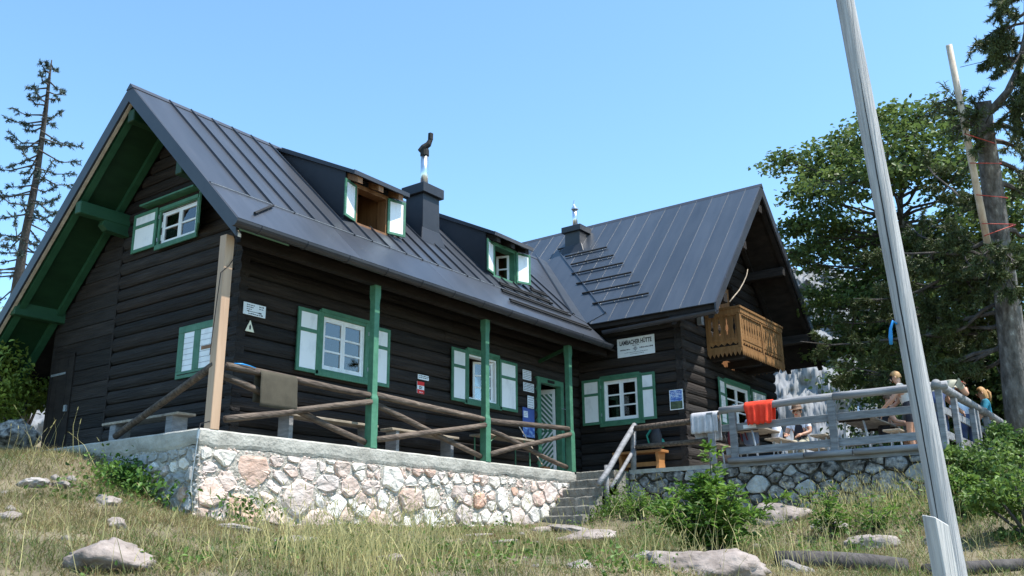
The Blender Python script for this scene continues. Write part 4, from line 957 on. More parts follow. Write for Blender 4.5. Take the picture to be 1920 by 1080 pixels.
# steel stay down the wall corner
ca = thing('steel_stay', (XT-.05, YT-.05, -1), 'thin steel cable with tensioner down the corner of the terrace wall', 'cable')
p0 = Vector((XT-.05, YT-.05, -.02)); p1 = Vector(HD(351, 955, (p0-CAM).length-.05))
MB().tube([p0, p1], .006, 5).build('wire', 'galvanised', ca); MB().tube([p0+Vector((0, 0, -.01)), p0.lerp(p1, .12)], .017, 7).build('tensioner', 'galvanised', ca)
MB().tube([p0, (XT+.02, YT+.03, .06), (XP[0]-.05, YP-.05, .10)], .007, 5).build('hook', 'black_iron', ca)
wire = MB().tube([HX(430, 420, -.80)+Vector((0, 0, 0)), Vector((-.70, -.78, 2.42)), Vector((-.66, -.79, 2.25)), Vector((-.78, -.79, 2.05)), Vector((-.86, -.75, 1.95)), Vector((-.87, -.7, 1.2)), Vector((-.9, -.72, .9))], .006, 5)
tag(wire.build('loose_wire', 'black_iron'), 'thin dark wire hanging down the new corner post', 'wire')
# ---------------------------------------------------------------- stair rail and terrace railing
sr = thing('stair_railing', (7.2, -1.65, -.6), 'weathered log handrail climbing beside the stone steps', 'railing')
sp1 = HY(1138, 935, -1.66); sp2 = HY(1188, 884, -1.68); t1 = HY(1137, 872, -1.66); t2 = HY(1188, 802, -1.68)
wlog((sp1.x, -1.66, sp1.z-.2), (t1.x, -1.66, t1.z), .045, .042, 'post', 'grey_log', sr); wlog((sp2.x, -1.68, .0), (t2.x, -1.68, t2.z+.02), .055, .05, 'post', 'grey_log', sr)
e0 = HY(1122, 908, -1.72); wlog(e0, (t2.x+.02, -1.70, t2.z+.05), .05, .055, 'handrail', 'grey_log', sr)
wlog(HY(1145, 915, -1.70), (t2.x-.04, -1.70, t2.z-.40), .035, .038, 'lower_rail', 'grey_log', sr)
ra = HX(1190, 803, XR); rb = HX(1345, 783, XR)
wlog((XR+.02, ra.y, ra.z), (XR+.02, rb.y, rb.z), .055, .06, 'top_rail', 'rail_log', sr)
ra = HX(1193, 838, XR+.05); rb = HX(1335, 824, XR+.05); wlog(ra, rb, .045, .045, 'mid_rail', 'rail_log', sr)
gr = thing('terrace_railing', (8, -5.5, 0), 'grey weathered railing with round top rail around the guest terrace', 'railing')
def yat(u, v): return HX(u, v, XR-.02).y
ZR = .985
wlog((XR-.02, yat(1350, 775), ZR-.04), (XR-.02, yat(1562, 750), ZR), .065, .065, 'top_rail', 'grey_log', gr, wob=.004)
wlog((XR-.02, yat(1562, 750)-.01, ZR), (XR-.02, yat(1768, 722)-.06, ZR), .065, .065, 'top_rail', 'grey_log', gr, wob=.004)
for u, v in ((1335, 830), (1375, 810), (1562, 800), (1745, 780)):
    y = yat(u, v); MB().box(XR-.055, y-.06, .02, XR+.02, y+.06, ZR-.05).build('post', 'grey_wood', gr, bevel=.006)
y0b, y1b = yat(1355, 805), YR2+.0
MB().hexa([(XR+.022, yat(1352, 812), .575), (XR+.022, y1b, .60), (XR+.06, y1b, .60), (XR+.06, yat(1352, 812), .575), (XR+.022, yat(1352, 812), .70), (XR+.022, y1b, .725), (XR+.06, y1b, .725), (XR+.06, yat(1352, 812), .70)]).build('board', 'grey_wood', gr, bevel=.004)
MB().hexa([(XR+.022, yat(1360, 850), .16), (XR+.022, y1b, .18), (XR+.06, y1b, .18), (XR+.06, yat(1360, 850), .16), (XR+.022, yat(1360, 850), .285), (XR+.022, y1b, .305), (XR+.06, y1b, .305), (XR+.06, yat(1360, 850), .285)]).build('board', 'grey_wood', gr, bevel=.004)
for a, b in ((-3.62, -4.95), (-4.97, -5.75), (-5.77, -7.08)): wlog((XR-.07, a, .055), (XR-.07, b, .055), .052, .052, 'base_log', 'grey_log', gr, wob=.003)
YQ = YR2-.04
for a, b in ((XR-.10, 9.3), (9.32, 11.0), (11.02, 13.3)): wlog((a, YQ, ZR+.02), (b, YQ, ZR+.02), .075, .068, 'top_rail', 'grey_log', gr, wob=.004, seg=12)
for x in (XR+.02, 8.95, 10.45, 10.75, 11.75, 13.1): MB().box(x-.06, YQ-.04, .0, x+.06, YQ+.05, ZR-.05).build('post', 'grey_wood', gr, bevel=.006)
for z in (.22, .62): MB().box(XR+.1, YQ+.052, z, 13.25, YQ+.085, z+.125).build('board', 'grey_wood', gr, bevel=.004)
tag(MB().box(XR+.012, HX(1393, 800, XR).y, .60, XR+.021, HX(1417, 800, XR).y, .66).build('notice_plate', 'sign_white'), 'tiny white notice plate on the terrace railing board under the red shirt', 'sign')
# ---------------------------------------------------------------- cloths on the rail
WTR = lambda u, n, z: (XR-.02-n, u, z)
drape('towel', 'grey_cloth', 'pale grey towel hung over the terrace rail', 'towel', lambda u, n, z: (XR+.02-n, u, z), yat(1346, 800)-.02, yat(1297, 800), .885, .30, .42, .075, wav=.022, kind=1, ragged=.2)
drape('red_shirt', 'red_cloth', 'bright red shirt hung over the terrace rail', 'shirt', WTR, yat(1452, 780), yat(1399, 780), ZR-.02, .30, .30, .085, wav=.034, lean=.45, kind=3, ragged=.35)
# ---------------------------------------------------------------- signs
def board_sign(W_, u0, u1, z0, z1, name, m, label, n0=.02, t=.012, cat='sign', group=None):
    e = thing(name, W_((u0+u1)/2, n0, z0), label, cat, group); MB().fbox(W_, u0, u1, n0, n0+t, z0, z1).build('panel', m, e); return e
def lines(W_, e, rows, n, m='ink_grey', seed=1, h=.010):
    g = random.Random(seed); mb = MB()
    for (ua, ub, z) in rows:
        u = ua; s = 1 if ub > ua else -1
        while s*(ub-u) > .01:
            w = g.uniform(.010, .035)*s; mb.fbox(W_, u, u+w, n, n+.001, z, z+h*g.uniform(.7, 1.2)); u += w+s*g.uniform(.005, .012)
    mb.build('small_print', m, e, kind='stuff')
# hut name board
a, b, z0, z1 = -.985, -1.838, 2.375, 2.765
s = board_sign(FS, b, a, z0, z1, 'name_board', 'sign_white', 'white name board reading LAMBACHER HÜTTE on the dark log wall')
n_ = .034
t = text_mesh('lettering', 'LAMBACHER HÜTTE', 'ink', FS, (a+b)/2, z1-.145, .1, n_, s, flip=-1, bold=.0035, fit=(.735, .118))
lines(FS, s, [(-1.34, -1.50, z1-.178)], n_, seed=2, h=.016); lines(FS, s, [(-1.05, -1.30, z1-.255), (-1.50, -1.79, z1-.245)], n_, m='ink', seed=3, h=.022)
lines(FS, s, [(-1.15, -1.68, z1-.315), (-1.28, -1.58, z1-.35)], n_, seed=4, h=.012)
m = MB(); cc = (-1.40, z1-.24)
for k in range(8):
    a0 = k*math.pi/4; r = .055 if k % 2 == 0 else .045; d = .016
    m.prism([FS(cc[0]+.012*math.cos(a0+.6), n_, cc[1]+.012*math.sin(a0+.6)), FS(cc[0]+r*math.cos(a0+.12), n_, cc[1]+r*math.sin(a0+.12)), FS(cc[0]+r*math.cos(a0-.12), n_, cc[1]+r*math.sin(a0-.12)), FS(cc[0]+.012*math.cos(a0-.6), n_, cc[1]+.012*math.sin(a0-.6))], (-.001, 0, 0))
m.build('edelweiss_emblem', 'ink_grey', s)
# photo poster on the sign wall
s = board_sign(FS, -2.385, -2.10, 1.195, 1.585, 'framed_poster', 'sign_white', 'framed landscape poster with blue sky on the sign wall corner', cat='poster')
MB().fbox(FS, -2.37, -2.115, .0325, .034, 1.36, 1.572).build('picture_sky', 'poster_photo', s); MB().fbox(FS, -2.37, -2.115, .0325, .034, 1.21, 1.359).build('picture_land', 'poster_land', s)
lines(FS, s, [(-2.13, -2.34, 1.535), (-2.14, -2.32, 1.505), (-2.14, -2.33, 1.475), (-2.16, -2.30, 1.445)], .0345, m='sign_white', seed=7, h=.01)
# facade signs
def fa_rect(u0, v0, u1, v1):
    p, q = HY(u0, v0, -.02), HY(u1, v1, -.02); return p.x, q.x, min(p.z, q.z), max(p.z, q.z)
x0, x1 = HY(456, 576, -.02).x, HY(497, 587, -.02).x; zc = (HY(456, 576, -.02).z+HY(497, 587, -.02).z)/2
s = board_sign(FA, x0, x1, zc-.085, zc+.085, 'trail_sign', 'sign_white', 'white direction sign with black arrow near the hut corner')
lines(FA, s, [(x0+.05, x0+.20, zc+.050), (x0+.26, x1-.04, zc+.050), (x0+.05, x0+.17, zc+.02), (x0+.26, x1-.04, zc+.02), (x0+.05, x0+.15, zc-.01), (x0+.08, x1-.06, zc-.07)], .0325, m='ink', seed=9, h=.014)
MB().fbox(FA, x0+.06, x1-.07, .0325, .0335, zc-.038, zc-.030).prism([FA(x0+.05, .0325, zc-.034), FA(x0+.09, .0325, zc-.022), FA(x0+.09, .0325, zc-.046)], (0, -.001, 0)).fbox(FA, x1-.12, x1-.07, .0325, .0336, zc-.044, zc-.024).build('arrow', 'ink', s)
xm = HY(468, 612, -.02); s = thing('warning_sign', (xm.x, -.02, xm.z-.1), 'pale yellow triangular warning sign below the direction sign', 'sign')
tri = [(-.075, -.075), (.075, -.075), (0, .085)]
MB().prism([FA(xm.x+a, .02, xm.z+b) for a, b in tri], (0, -.01, 0)).build('panel', 'sign_yellow', s); MB().prism([FA(xm.x+a, .0305, xm.z+b) for a, b in ((-.012, -.045), (.014, -.045), (.018, -.005), (.002, .03), (-.014, 0))], (0, -.001, 0)).build('symbol', 'ink', s)
x0, x1, za, zb = fa_rect(783, 703, 803, 713); zc = HY(793, 708, -.02).z
s = board_sign(FA, x0, x1, zc-.04, zc+.04, 'notice_plate', 'sign_white', 'small white notice above the red and white trail plate'); lines(FA, s, [(x0+.02, x1-.02, zc+.012), (x0+.02, x1-.02, zc-.016)], .0325, m='ink', seed=4, h=.014)
xc = HY(788, 727, -.02); w = .085; h = .10
s = board_sign(FA, xc.x-w, xc.x+w, xc.z-h, xc.z+h, 'trail_plate', 'sign_white', 'red white red trail plate on the facade between the windows')
MB().fbox(FA, xc.x-w, xc.x+w, .0325, .034, xc.z+h*.35, xc.z+h).build('red_band', 'red_print', s); MB().fbox(FA, xc.x-w, xc.x+w, .0325, .034, xc.z-h, xc.z-h*.35).build('red_band', 'red_print', s)
m = MB(); ring = [FA(xc.x-.02+.022*math.cos(k*math.pi/5), .034, xc.z+.022*math.sin(k*math.pi/5)) for k in range(11)]; m.tube(ring, .006, 4); m.fbox(FA, xc.x+.02, xc.x+.03, .0325, .034, xc.z-.025, xc.z+.025); m.build('symbol', 'ink', s); lines(FA, s, [(xc.x-.04, xc.x+.04, xc.z-.085)], .0345, m='sign_white', seed=2, h=.012)
papers = [((980, 693, 996, 713), 'printed paper notice nearest the top beside the door'), ((981, 717, 1001, 735), 'wide paper notice with bold print beside the door'), ((989, 741, 1001, 768), 'narrow tall paper notice just above the blue poster')]
for i, ((u0, v0, u1, v1), lab) in enumerate(papers):
    p, q = HY(u0, (v0+v1)/2-1, -.02), HY(u1, (v0+v1)/2+2, -.02); zc = (p.z+q.z)/2; hh = (v1-v0)/1732*((p-CAM).length)*.46
    s = board_sign(FA, p.x, q.x, zc-hh, zc+hh, 'paper_notice', 'paper', lab, t=.003, cat='notice', group='notices beside the door'); k = 5
    lines(FA, s, [(p.x+.02, q.x-.02, zc+hh*(.7-.36*j)) for j in range(k)], .0235, m='ink_grey' if i != 1 else 'ink', seed=i, h=.012)
p, q = HY(980, 790, -.02), HY(1002, 793, -.02); zt, zb = HY(991, 765, -.02).z, HY(991, 820, -.02).z
s = board_sign(FA, p.x, q.x, zb, zt, 'blue_poster', 'poster_blue', 'tall blue poster with white figure beside the door', t=.003, cat='poster')
MB().fbox(FA, p.x+.03, p.x+.17, .0235, .0245, zt-.19, zt-.07).build('white_box', 'paper', s)
MB().fbox(FA, p.x+.005, q.x-.005, .0235, .0245, zb+.005, zb+.20).build('picture', 'poster_photo', s); MB().prism([FA(p.x+.10, .0246, zb+.02), FA(p.x+.17, .0246, zb+.16), FA(p.x+.21, .0246, zb+.18), FA(p.x+.20, .0246, zb+.05)], (0, -.001, 0)).build('figure', 'poster_blue', s)
lines(FA, s, [(p.x+.04, p.x+.16, zt-.10), (p.x+.04, p.x+.16, zt-.13), (p.x+.04, p.x+.13, zt-.16)], .0247, seed=8)
# ---------------------------------------------------------------- terrace furniture
ob = thing('orange_bench', (8.4, -2.05, 0), 'varnished orange wooden bench below the sign wall window', 'bench')
WO = lambda u, n, z: (8.36-n, u, z)
MB().box(8.18, -2.10, .36, 8.52, -1.05, .41).build('seat', 'orange_wood', ob, bevel=.006)
for y in (-2.0, -1.2): MB().prism([(8.2, y-.03, 0), (8.5, y-.03, 0), (8.46, y-.03, .18), (8.5, y-.03, .36), (8.2, y-.03, .36), (8.24, y-.03, .18)], (0, .06, 0)).build('leg', 'orange_wood', ob)
MB().box(8.32, -1.95, .12, 8.38, -1.25, .20).build('stretcher', 'orange_wood', ob)
def backpack(loc, h, m1, m2, label, rz=0):
    b = thing('backpack', loc, label, 'backpack'); b_ = Vector(loc); c, s = math.cos(rz), math.sin(rz)
    W_ = lambda x, y, z: (b_.x+x*c-y*s, b_.y+x*s+y*c, b_.z+z)
    V = []; Fc = []; rings = [(0, .13, .08), (.06, .16, .11), (.30, .17, .13), (.60, .15, .12), (.82, .13, .09), (.97, .09, .06), (1.0, .03, .02)]; n = 12
    for t, rx, ry in rings:
        for k in range(n): a = 2*math.pi*k/n; x = rx*math.copysign(abs(math.cos(a))**.7, math.cos(a)); y = ry*math.copysign(abs(math.sin(a))**.7, math.sin(a)); V.append(W_(x*h/.5, y*h/.5, t*h))
    for i in range(len(rings)-1):
        for k in range(n): A = i*n+k; B = i*n+(k+1) % n; Fc.append((A, B, B+n, A+n))
    Fc += [tuple(range(n)), tuple(range((len(rings)-1)*n, len(rings)*n))]
    MB().add(V, Fc).build('bag', m1, b, smooth=True)
    MB().sphere(W_(0, -.11*h/.5, .28*h), (.10*h/.5, .06*h/.5, .2*h), 10, 7).build('pocket', m2, b, smooth=True)
    for sx in (-.07, .07): MB().tube([W_(sx, .10*h/.5, .85*h), W_(sx*1.2, .19*h/.5, .6*h), W_(sx*1.3, .13*h/.5, .15*h)], .014, 6).build('strap', m2, b)
    MB().tube([W_(-.04, .02, h*.97), W_(0, .02, h*1.06), W_(.04, .02, h*.97)], .010, 5).build('haul_loop', m2, b)
    return b
backpack((8.38, -1.92, .415), .46, 'pack_black', 'pack_green', 'black and green backpack standing on the orange bench', .4)
def table_set(name, label, x0, x1, yc, ztop, m='bench_wood', d=.62, legs='galvanised'):
    t = thing(name, ((x0+x1)/2, yc, .02), label, 'table')
    for i in range(4): a = yc-d/2+d*i/4; MB().box(x0, a+.003, ztop-.03, x1, a+d/4-.003, ztop).build('plank', m, t, bevel=.004)
    for x in (x0+.25, x1-.25):
        for y in (yc-d*.4, yc+d*.4): MB().tube([(x, y, .02), (x, y*.6+yc*.4, ztop-.03)], .02, 6).build('leg', legs, t)
        MB().box(x-.03, yc-d*.42, ztop-.07, x+.03, yc+d*.42, ztop-.031).build('bearer', 'dark_wood', t)
    return t
def long_bench(label, x0, x1, yc, z=.45, d=.28, m='bench_wood', ang=None):
    b = thing('beer_bench', ((x0+x1)/2, yc, .02), label, 'bench', 'benches on the guest terrace')
    MB().box(x0, yc-d/2, z-.03, x1, yc+d/2, z).build('seat', m, b, bevel=.006)
    for x in (x0+.25, x1-.25):
        for y in (yc-.1, yc+.1): MB().tube([(x, y, .02), (x, yc+(y-yc)*.6, z-.03)], .016, 6).build('leg', 'galvanised', b)
    return b
table_set('terrace_table', 'brown plank table behind the pale grey towel', 8.3, 9.9, -3.62, .72, 'bench_wood')
long_bench('bench on the wall side of the table behind the grey towel', 8.5, 10.2, -3.02)
long_bench('bench on the near side of the table behind the grey towel', 8.25, 10.0, -4.25, m='bench_wood')
table_set('terrace_table', 'plank table between the vest man and the beige top woman', 8.5, 10.6, -5.55, .74, 'bench_wood')
long_bench('bench between the two terrace tables facing the bent woman', 8.35, 10.5, -5.02, .46)
long_bench('bench on the right of the table in front of the bent woman', 8.5, 10.6, -6.2, .46)
tag(MB().tube([(8.9, -5.6, .74), (8.9, -5.6, .86), (8.9, -5.6, .90), (8.9, -5.6, .95)], [.035, .035, .014, .014], 10).build('water_bottle', 'white_cloth', smooth=True), 'small pale bottle standing on the terrace table', 'bottle')
# ---------------------------------------------------------------- flag pole, square post, ground log
def tall_pole():
    b = HD(1790, 1080, 6.3); t = HD(1573, -60, 7.4)
    e = thing('wooden_pole', (b.x, b.y, gz(b.x, b.y)), 'tall weathered grey wooden pole leaning left in the foreground', 'pole')
    d = (t-b); b2 = b-d*.25; n = 26; V = []; Fc = []; seg = 28; x = d.normalized().cross(Vector((0, 0, 1))).normalized(); y = d.normalized().cross(x)
    view = (CAM-b).normalized()
    for i in range(n+1):
        q = b2.lerp(t, i/n); r = .073-.014*i/n
        # a drying crack spirals down the side facing the path
        ck = math.atan2(view.dot(y), view.dot(x))+.15-.9*(i/n-.45)
        for k in range(seg):
            a = 2*math.pi*k/seg; da = abs((a-ck+math.pi) % (2*math.pi)-math.pi); rr = r*(1+.015*noise.noise(Vector((math.cos(a)*2, math.sin(a)*2, i*.4))))
            V.append(q+x*rr*math.cos(a)+y*rr*math.sin(a))
    for i in range(n):
        for k in range(seg): A = i*seg+k; B = i*seg+(k+1) % seg; Fc.append((A, B, B+seg, A+seg))
    Fc += [tuple(range(seg)), tuple(range(n*seg, (n+1)*seg))]
    MB().add(V, Fc).build('shaft', 'pole_wood', e, smooth=True)
    # the crack itself: a thin dark fissure strip standing in the surface
    cr = MB(); side = d.normalized().cross(view).normalized()
    pts = []
    for i in range(40):
        f = .24+.60*i/39; q = b2.lerp(t, f); r = .073-.014*f; ck = -.55+.9*(f-.2)+.05*noise.noise(Vector((f*30, 0, 0)))
        vv = (view-d.normalized()*view.dot(d.normalized())).normalized(); dirv = vv*math.cos(ck)-side*math.sin(ck)*-1
        pts.append(q+dirv*(r*.985))
    cr.tube(pts, [.001+.0042*math.sin(math.pi*i/39)**.5 for i in range(40)], 5); cr.build('crack', 'black_iron', e)
    # blue cord looped on a nail
    f = .25+.75*0
    h = b2.lerp(t, .56); rr = .053
    return e, b2, t, side
pole, pb, ptop, pside = tall_pole()
f = 0.0
best = min(((abs((pb.lerp(ptop, k/200)-CAM).dot(U_)/((pb.lerp(ptop, k/200)-CAM).dot(F_))*F_PX-(540-610)), k/200) for k in range(201)))[1]
nail = pb.lerp(ptop, best); rr = .073-.014*best; L = -R_
n0 = nail+L*rr
MB().tube([nail+L*rr*.8, n0+L*.05], .004, 5).build('nail', 'black_iron', pole)
tag(MB().tube([n0+L*.005-F_*.02, n0+L*.03+U_*.02-F_*.02, n0+L*.045-U_*.03-F_*.02, n0+L*.045-U_*.08-F_*.02, n0+L*.042-U_*.13-F_*.02], [.008, .009, .010, .014, .011], 7).build('blue_rope', 'blue_cord', smooth=True), 'short bright blue rope end hanging from a nail on the tall pole', 'rope')
q = HD(1768, 1060, 5.6); qz = gz(q.x, q.y); top = HD(1752, 962, 5.6)
sp = thing('square_post', (q.x, q.y, qz), 'short square cut timber post in front of the tall pole', 'post')
ang = .98; cx_, sx_ = math.cos(ang)*.047, math.sin(ang)*.047
c4 = [Vector((cx_-sx_, sx_+cx_, 0)), Vector((-cx_-sx_, -sx_+cx_, 0)), Vector((-cx_+sx_, -sx_-cx_, 0)), Vector((cx_+sx_, sx_-cx_, 0))]
bt = Vector((q.x+.04, q.y-.03, qz-.1)); sl = [-.0, .02, .02, -.0]
MB().hexa([bt+c for c in c4]+[Vector((top.x, top.y, top.z))+c+Vector((0, 0, -.035+.035*c.normalized().dot(R_)*-1)) for c in c4]).build('timber', 'post_wood', sp, bevel=.006)
def ground_log(u0, v0, u1, v1, r, t, label):
    a = HG(u0, v0); b = HG(u1, v1); a.z += r*.55; b.z += r*.55
    o = wlog(a, b, r, r*.9, 'fallen_log', 'bark_dark', None, seg=12, wob=.03); o.parent = None; return tag(o, label, 'log')
ground_log(1455, 1062, 1700, 1075, .10, 9, 'dark fallen log lying in the grass left of the tall pole')
ground_log(1735, 1078, 1930, 1066, .07, 9, 'dark fallen log lying behind the square post')
# ================================================================== ROCKS
def rock(u, v, wpx, hr, label, dist=None, m='boulder', seed=0):
    p = HG(u, v) if dist is None else HD(u, v, dist)
    d = (p-CAM).length; w = wpx/F_PX*d/2*1.28; g = random.Random(seed+int(u))
    bm = bmesh.new(); bmesh.ops.create_icosphere(bm, subdivisions=4 if wpx > 24 else 2, radius=1); off = Vector((g.uniform(0, 90), g.uniform(0, 90), g.uniform(0, 90)))
    rz = g.uniform(0, 3); sy = g.uniform(.6, .9)
    planes = [(Vector((g.gauss(0, 1), g.gauss(0, 1), g.gauss(.5, .8))).normalized(), g.uniform(.55, .88)) for _ in range(12)]
    for q in bm.verts:
        c = q.co.copy()
        for pn, pd in planes:
            e = c.dot(pn)-pd
            if e > 0: c -= pn*e*.85
        n = noise.noise(c*1.6+off)*.16-abs(noise.noise(c*2.6+off))*.22+noise.noise(c*5.1+off)*.08+noise.noise(c*9+off)*.065+noise.noise(c*19+off)*.04
        c *= 1+n; q.co = Vector((c.x*w, c.y*w*sy, c.z*w*hr))
    me = bpy.data.meshes.new('rock'); bm.to_mesh(me); bm.free()
    me.polygons.foreach_set('use_smooth', [True]*len(me.polygons)); me.materials.append(MAT[m])
    o = bpy.data.objects.new('rock', me); COL.objects.link(o); o.rotation_euler = (g.uniform(-.15, .15), g.uniform(-.15, .15), math.atan2(R_.y, R_.x)+g.uniform(-.35, .35)); o.location = (p.x, p.y, p.z+w*hr*.22)
    return tag(o, label, 'rock', 'limestone rocks in the meadow')
ROCKS = [(195, 1066, 122, .62, 'large pinkish boulder at the bottom left of the meadow'), (216, 988, 42, .55, 'rounded grey rock alone below the terrace corner left side'),
 (448, 994, 88, .16, 'long flat pale rock below the terrace wall corner'), (552, 1016, 92, .14, 'second flat pale slab right of the long flat rock'), (202, 946, 42, .55, 'pink rock beside the dark green herbs left of the wall'),
 (118, 912, 40, .35, 'flat grey rock among three small stones on the left bank'), (104, 899, 18, .7, 'small round stone above the flat rock on the left bank'), (135, 900, 16, .7, 'small stone right of the small round one on the left bank'),
 (62, 910, 45, .4, 'low lichened rock at the left of the bank'), (16, 972, 34, .6, 'grey rock at the left picture edge'), (1075, 996, 75, .22, 'low flat rock at the foot of the steps'), (1105, 1016, 115, .24, 'broad rough slab in front of the steps'),
 (1016, 996, 42, .35, 'rounded rock left of the steps foot'), (892, 1006, 52, .16, 'narrow flat rock below the right half of the wall'), (945, 1018, 48, .16, 'flat stone left of the broad slab'),
 (728, 1053, 62, .30, 'dark holed rock in the grass below the wall middle'), (1466, 974, 105, .42, 'pale jagged boulder below the dark terrace wall'), (1560, 992, 60, .5, 'pale rock behind the small leafy shrub'),
 (1630, 1028, 78, .52, 'rounded pale boulder left of the tall pole'), (1335, 1074, 185, .36, 'large cracked boulder at the bottom under the leafy shrub'), (1493, 1072, 46, .6, 'small blocky rock right of the large cracked boulder'),
 (1205, 1050, 48, .45, 'half buried stone left of the leafy shrub'), (1090, 1064, 50, .35, 'low stone at the bottom below the broad slab'), (1750, 1020, 40, .5, 'stone half hidden behind the square post')]
for i, r in enumerate(ROCKS): rock(*r, seed=i)
rock(28, 822, 62, .7, 'large grey rock under the left bushes', dist=16.2, m='stone_dark')
gs = random.Random(90); loose = []
for i in range(60):
    u, v = gs.uniform(0, 1480), gs.uniform(905, 1072)
    p = HG(u, v)
    if (p.x > XT-.25 and p.y > YT-.25) or p.x > 6.2: continue
    w = gs.uniform(7, 20); o = rock(u, v, w, gs.uniform(.4, .75), 'small pale stone lying loose in the meadow grass', seed=200+i); o.name = 'loose_stone'; o['group'] = 'small loose stones in the meadow'; loose.append((u, o))
ORD = 'first second third fourth fifth sixth seventh eighth ninth tenth eleventh twelfth thirteenth fourteenth fifteenth sixteenth seventeenth eighteenth nineteenth twentieth'.split()+['twenty '+q for q in 'first second third fourth fifth sixth seventh eighth ninth'.split()]
for (u, o), w in zip(sorted(loose, key=lambda q: q[0]), ORD+['last']*40): o['label'] = 'small pale loose stone in the meadow, %s counted from the left' % w
# ================================================================== GRASS
def scatter(n, x0, x1, y0, y1, seed):
    g = np.random.default_rng(seed); x = g.uniform(x0, x1, n); y = g.uniform(y0, y1, n)
    bad = ((x > XT-.02) & (y > YT-.02) & (y < 5.2) & (x < 14)) | ((x > XR-.02) & (y > YR2) & (x < 14)) | ((x > 6.0) & (y > -1.62))
    x, y = x[~bad], y[~bad]; return x, y, gz_np(x, y)
def nz(x, y, s, o=0): return np.array([noise.noise(Vector((a*s, b*s, o))) for a, b in zip(x, y)])
def grass_tint(x, y, g, green=0.0):
    n = nz(x, y, .55, 3)+.6*nz(x, y, 1.7, 9)+g.normal(0, .28, len(x))+green+.30*np.clip((x+1)/5, 0, 1)
    t = np.clip(n*1.35+.34, 0, 1)[:, None]
    straw = np.array([1.72, 1.45, 1.65]); gr = np.array([.60, .90, .55]); br = np.array([1.25, .88, .95]); b = (g.random((len(x), 1)) < .30+.3*np.clip(nz(x, y, .9, 21), 0, 1)[:, None])
    return np.where(b, br, straw*(1-t)+gr*t)*g.uniform(.65, 1.25, (len(x), 1))
def grass(n, box, Lr, wr, seed, green=0, lean=.45, wedge=None):
    x, y, z = scatter(n, *box, seed); g = np.random.default_rng(seed+5)
    keep = (nz(x, y, 1.3, 31)+.5*nz(x, y, 3.7, 33) < .22) | (g.random(len(x)) < .32); x, y, z = x[keep], y[keep], z[keep]; k = len(x)
    d = g.normal(0, lean, (k, 3)); d[:, 2] = 1; d = unit(d); L = g.uniform(*Lr, k)*(.75+.5*g.random(k)); bend = g.normal(0, .33, (k, 3)); bend[:, 2] = -np.abs(bend[:, 2])*.5-.05
    V = make_blades(np.c_[x, y, z-.01], d, L, g.uniform(*wr, k), bend, seed); return V, grass_tint(x, y, g, green)
Vs, Ts = [], []
for a in (grass(95000, (-6.5, 8, -9.5, 0.5), (.05, .16), (.0022, .0045), 1), grass(42000, (-5, 3.5, -8, -.7), (.04, .13), (.002, .004), 2, .1), grass(30000, (-9, 0, -4, 6), (.06, .18), (.0025, .0045), 3, .05), grass(34000, (-5.5, -.97, -1.5, 5.5), (.05, .17), (.002, .0045), 7, .12), grass(26000, (-18, -6, -14, 9), (.08, .2), (.004, .007), 9, .1), grass(14000, (8, 20, -14, -7.2), (.1, .25), (.004, .007), 10, .2), grass(26000, (2, 12, -11, -3), (.10, .26), (.003, .005), 4, .15)): Vs.append(a[0]); Ts.append(a[1])
tag(leaf_mesh('meadow_grass', np.concatenate(Vs), BLADE_F, np.concatenate(Ts), 'grass_blade'), 'short dry and green meadow grass on the slope', 'grass', kind='stuff')
# tall straw stalks with seed heads
g = np.random.default_rng(44); P = []
for (u, v, n, sp) in ((640, 1062, 330, .7), (720, 1040, 260, .5), (690, 1075, 160, .4), (560, 1060, 110, .6), (850, 1040, 70, .9), (1180, 1060, 70, .8), (1400, 1060, 120, .7), (1600, 965, 260, .6), (1680, 960, 240, .45), (1560, 1050, 60, .6), (1840, 1000, 150, .8), (150, 1060, 60, 1.2), (350, 1070, 60, .8), (1000, 1065, 50, 1), (1250, 965, 60, .5), (60, 860, 40, .6)):
    p = HG(u, v); q = np.array([p.x, p.y])+g.normal(0, sp, (n, 2)); P.append(q)
P = np.concatenate(P); P = P[~(((P[:, 0] > XT-.05) & (P[:, 1] > YT-.05)) | ((P[:, 0] > XR-.05) & (P[:, 1] > YR2)) | ((P[:, 0] > 6) & (P[:, 1] > -1.65)))]
z = gz_np(P[:, 0], P[:, 1]); n = len(P); d = g.normal(0, .22, (n, 3)); d[:, 2] = 1; d = unit(d); L = g.uniform(.25, .85, n)*g.uniform(.7, 1.05, n); bend = g.normal(0, .18, (n, 3)); bend[:, 2] = -.06
V1 = make_blades(np.c_[P, z], d, L, np.full(n, .0032), bend, 5)
tip = V1[:, 4]; hd = unit(V1[:, 4]-V1[:, 2]); V2 = make_blades(tip-hd*.05, hd, g.uniform(.05, .10, n), g.uniform(.003, .006, n), bend*.3, 6)
tn = np.array([2.5, 2.15, 2.3])*g.uniform(.75, 1.25, (n, 1))
tag(leaf_mesh('tall_straw', np.concatenate([V1, V2]), BLADE_F, np.concatenate([tn, tn*.9]), 'grass_blade'), 'tall dry straw stalks rising from the meadow', 'grass', kind='stuff')
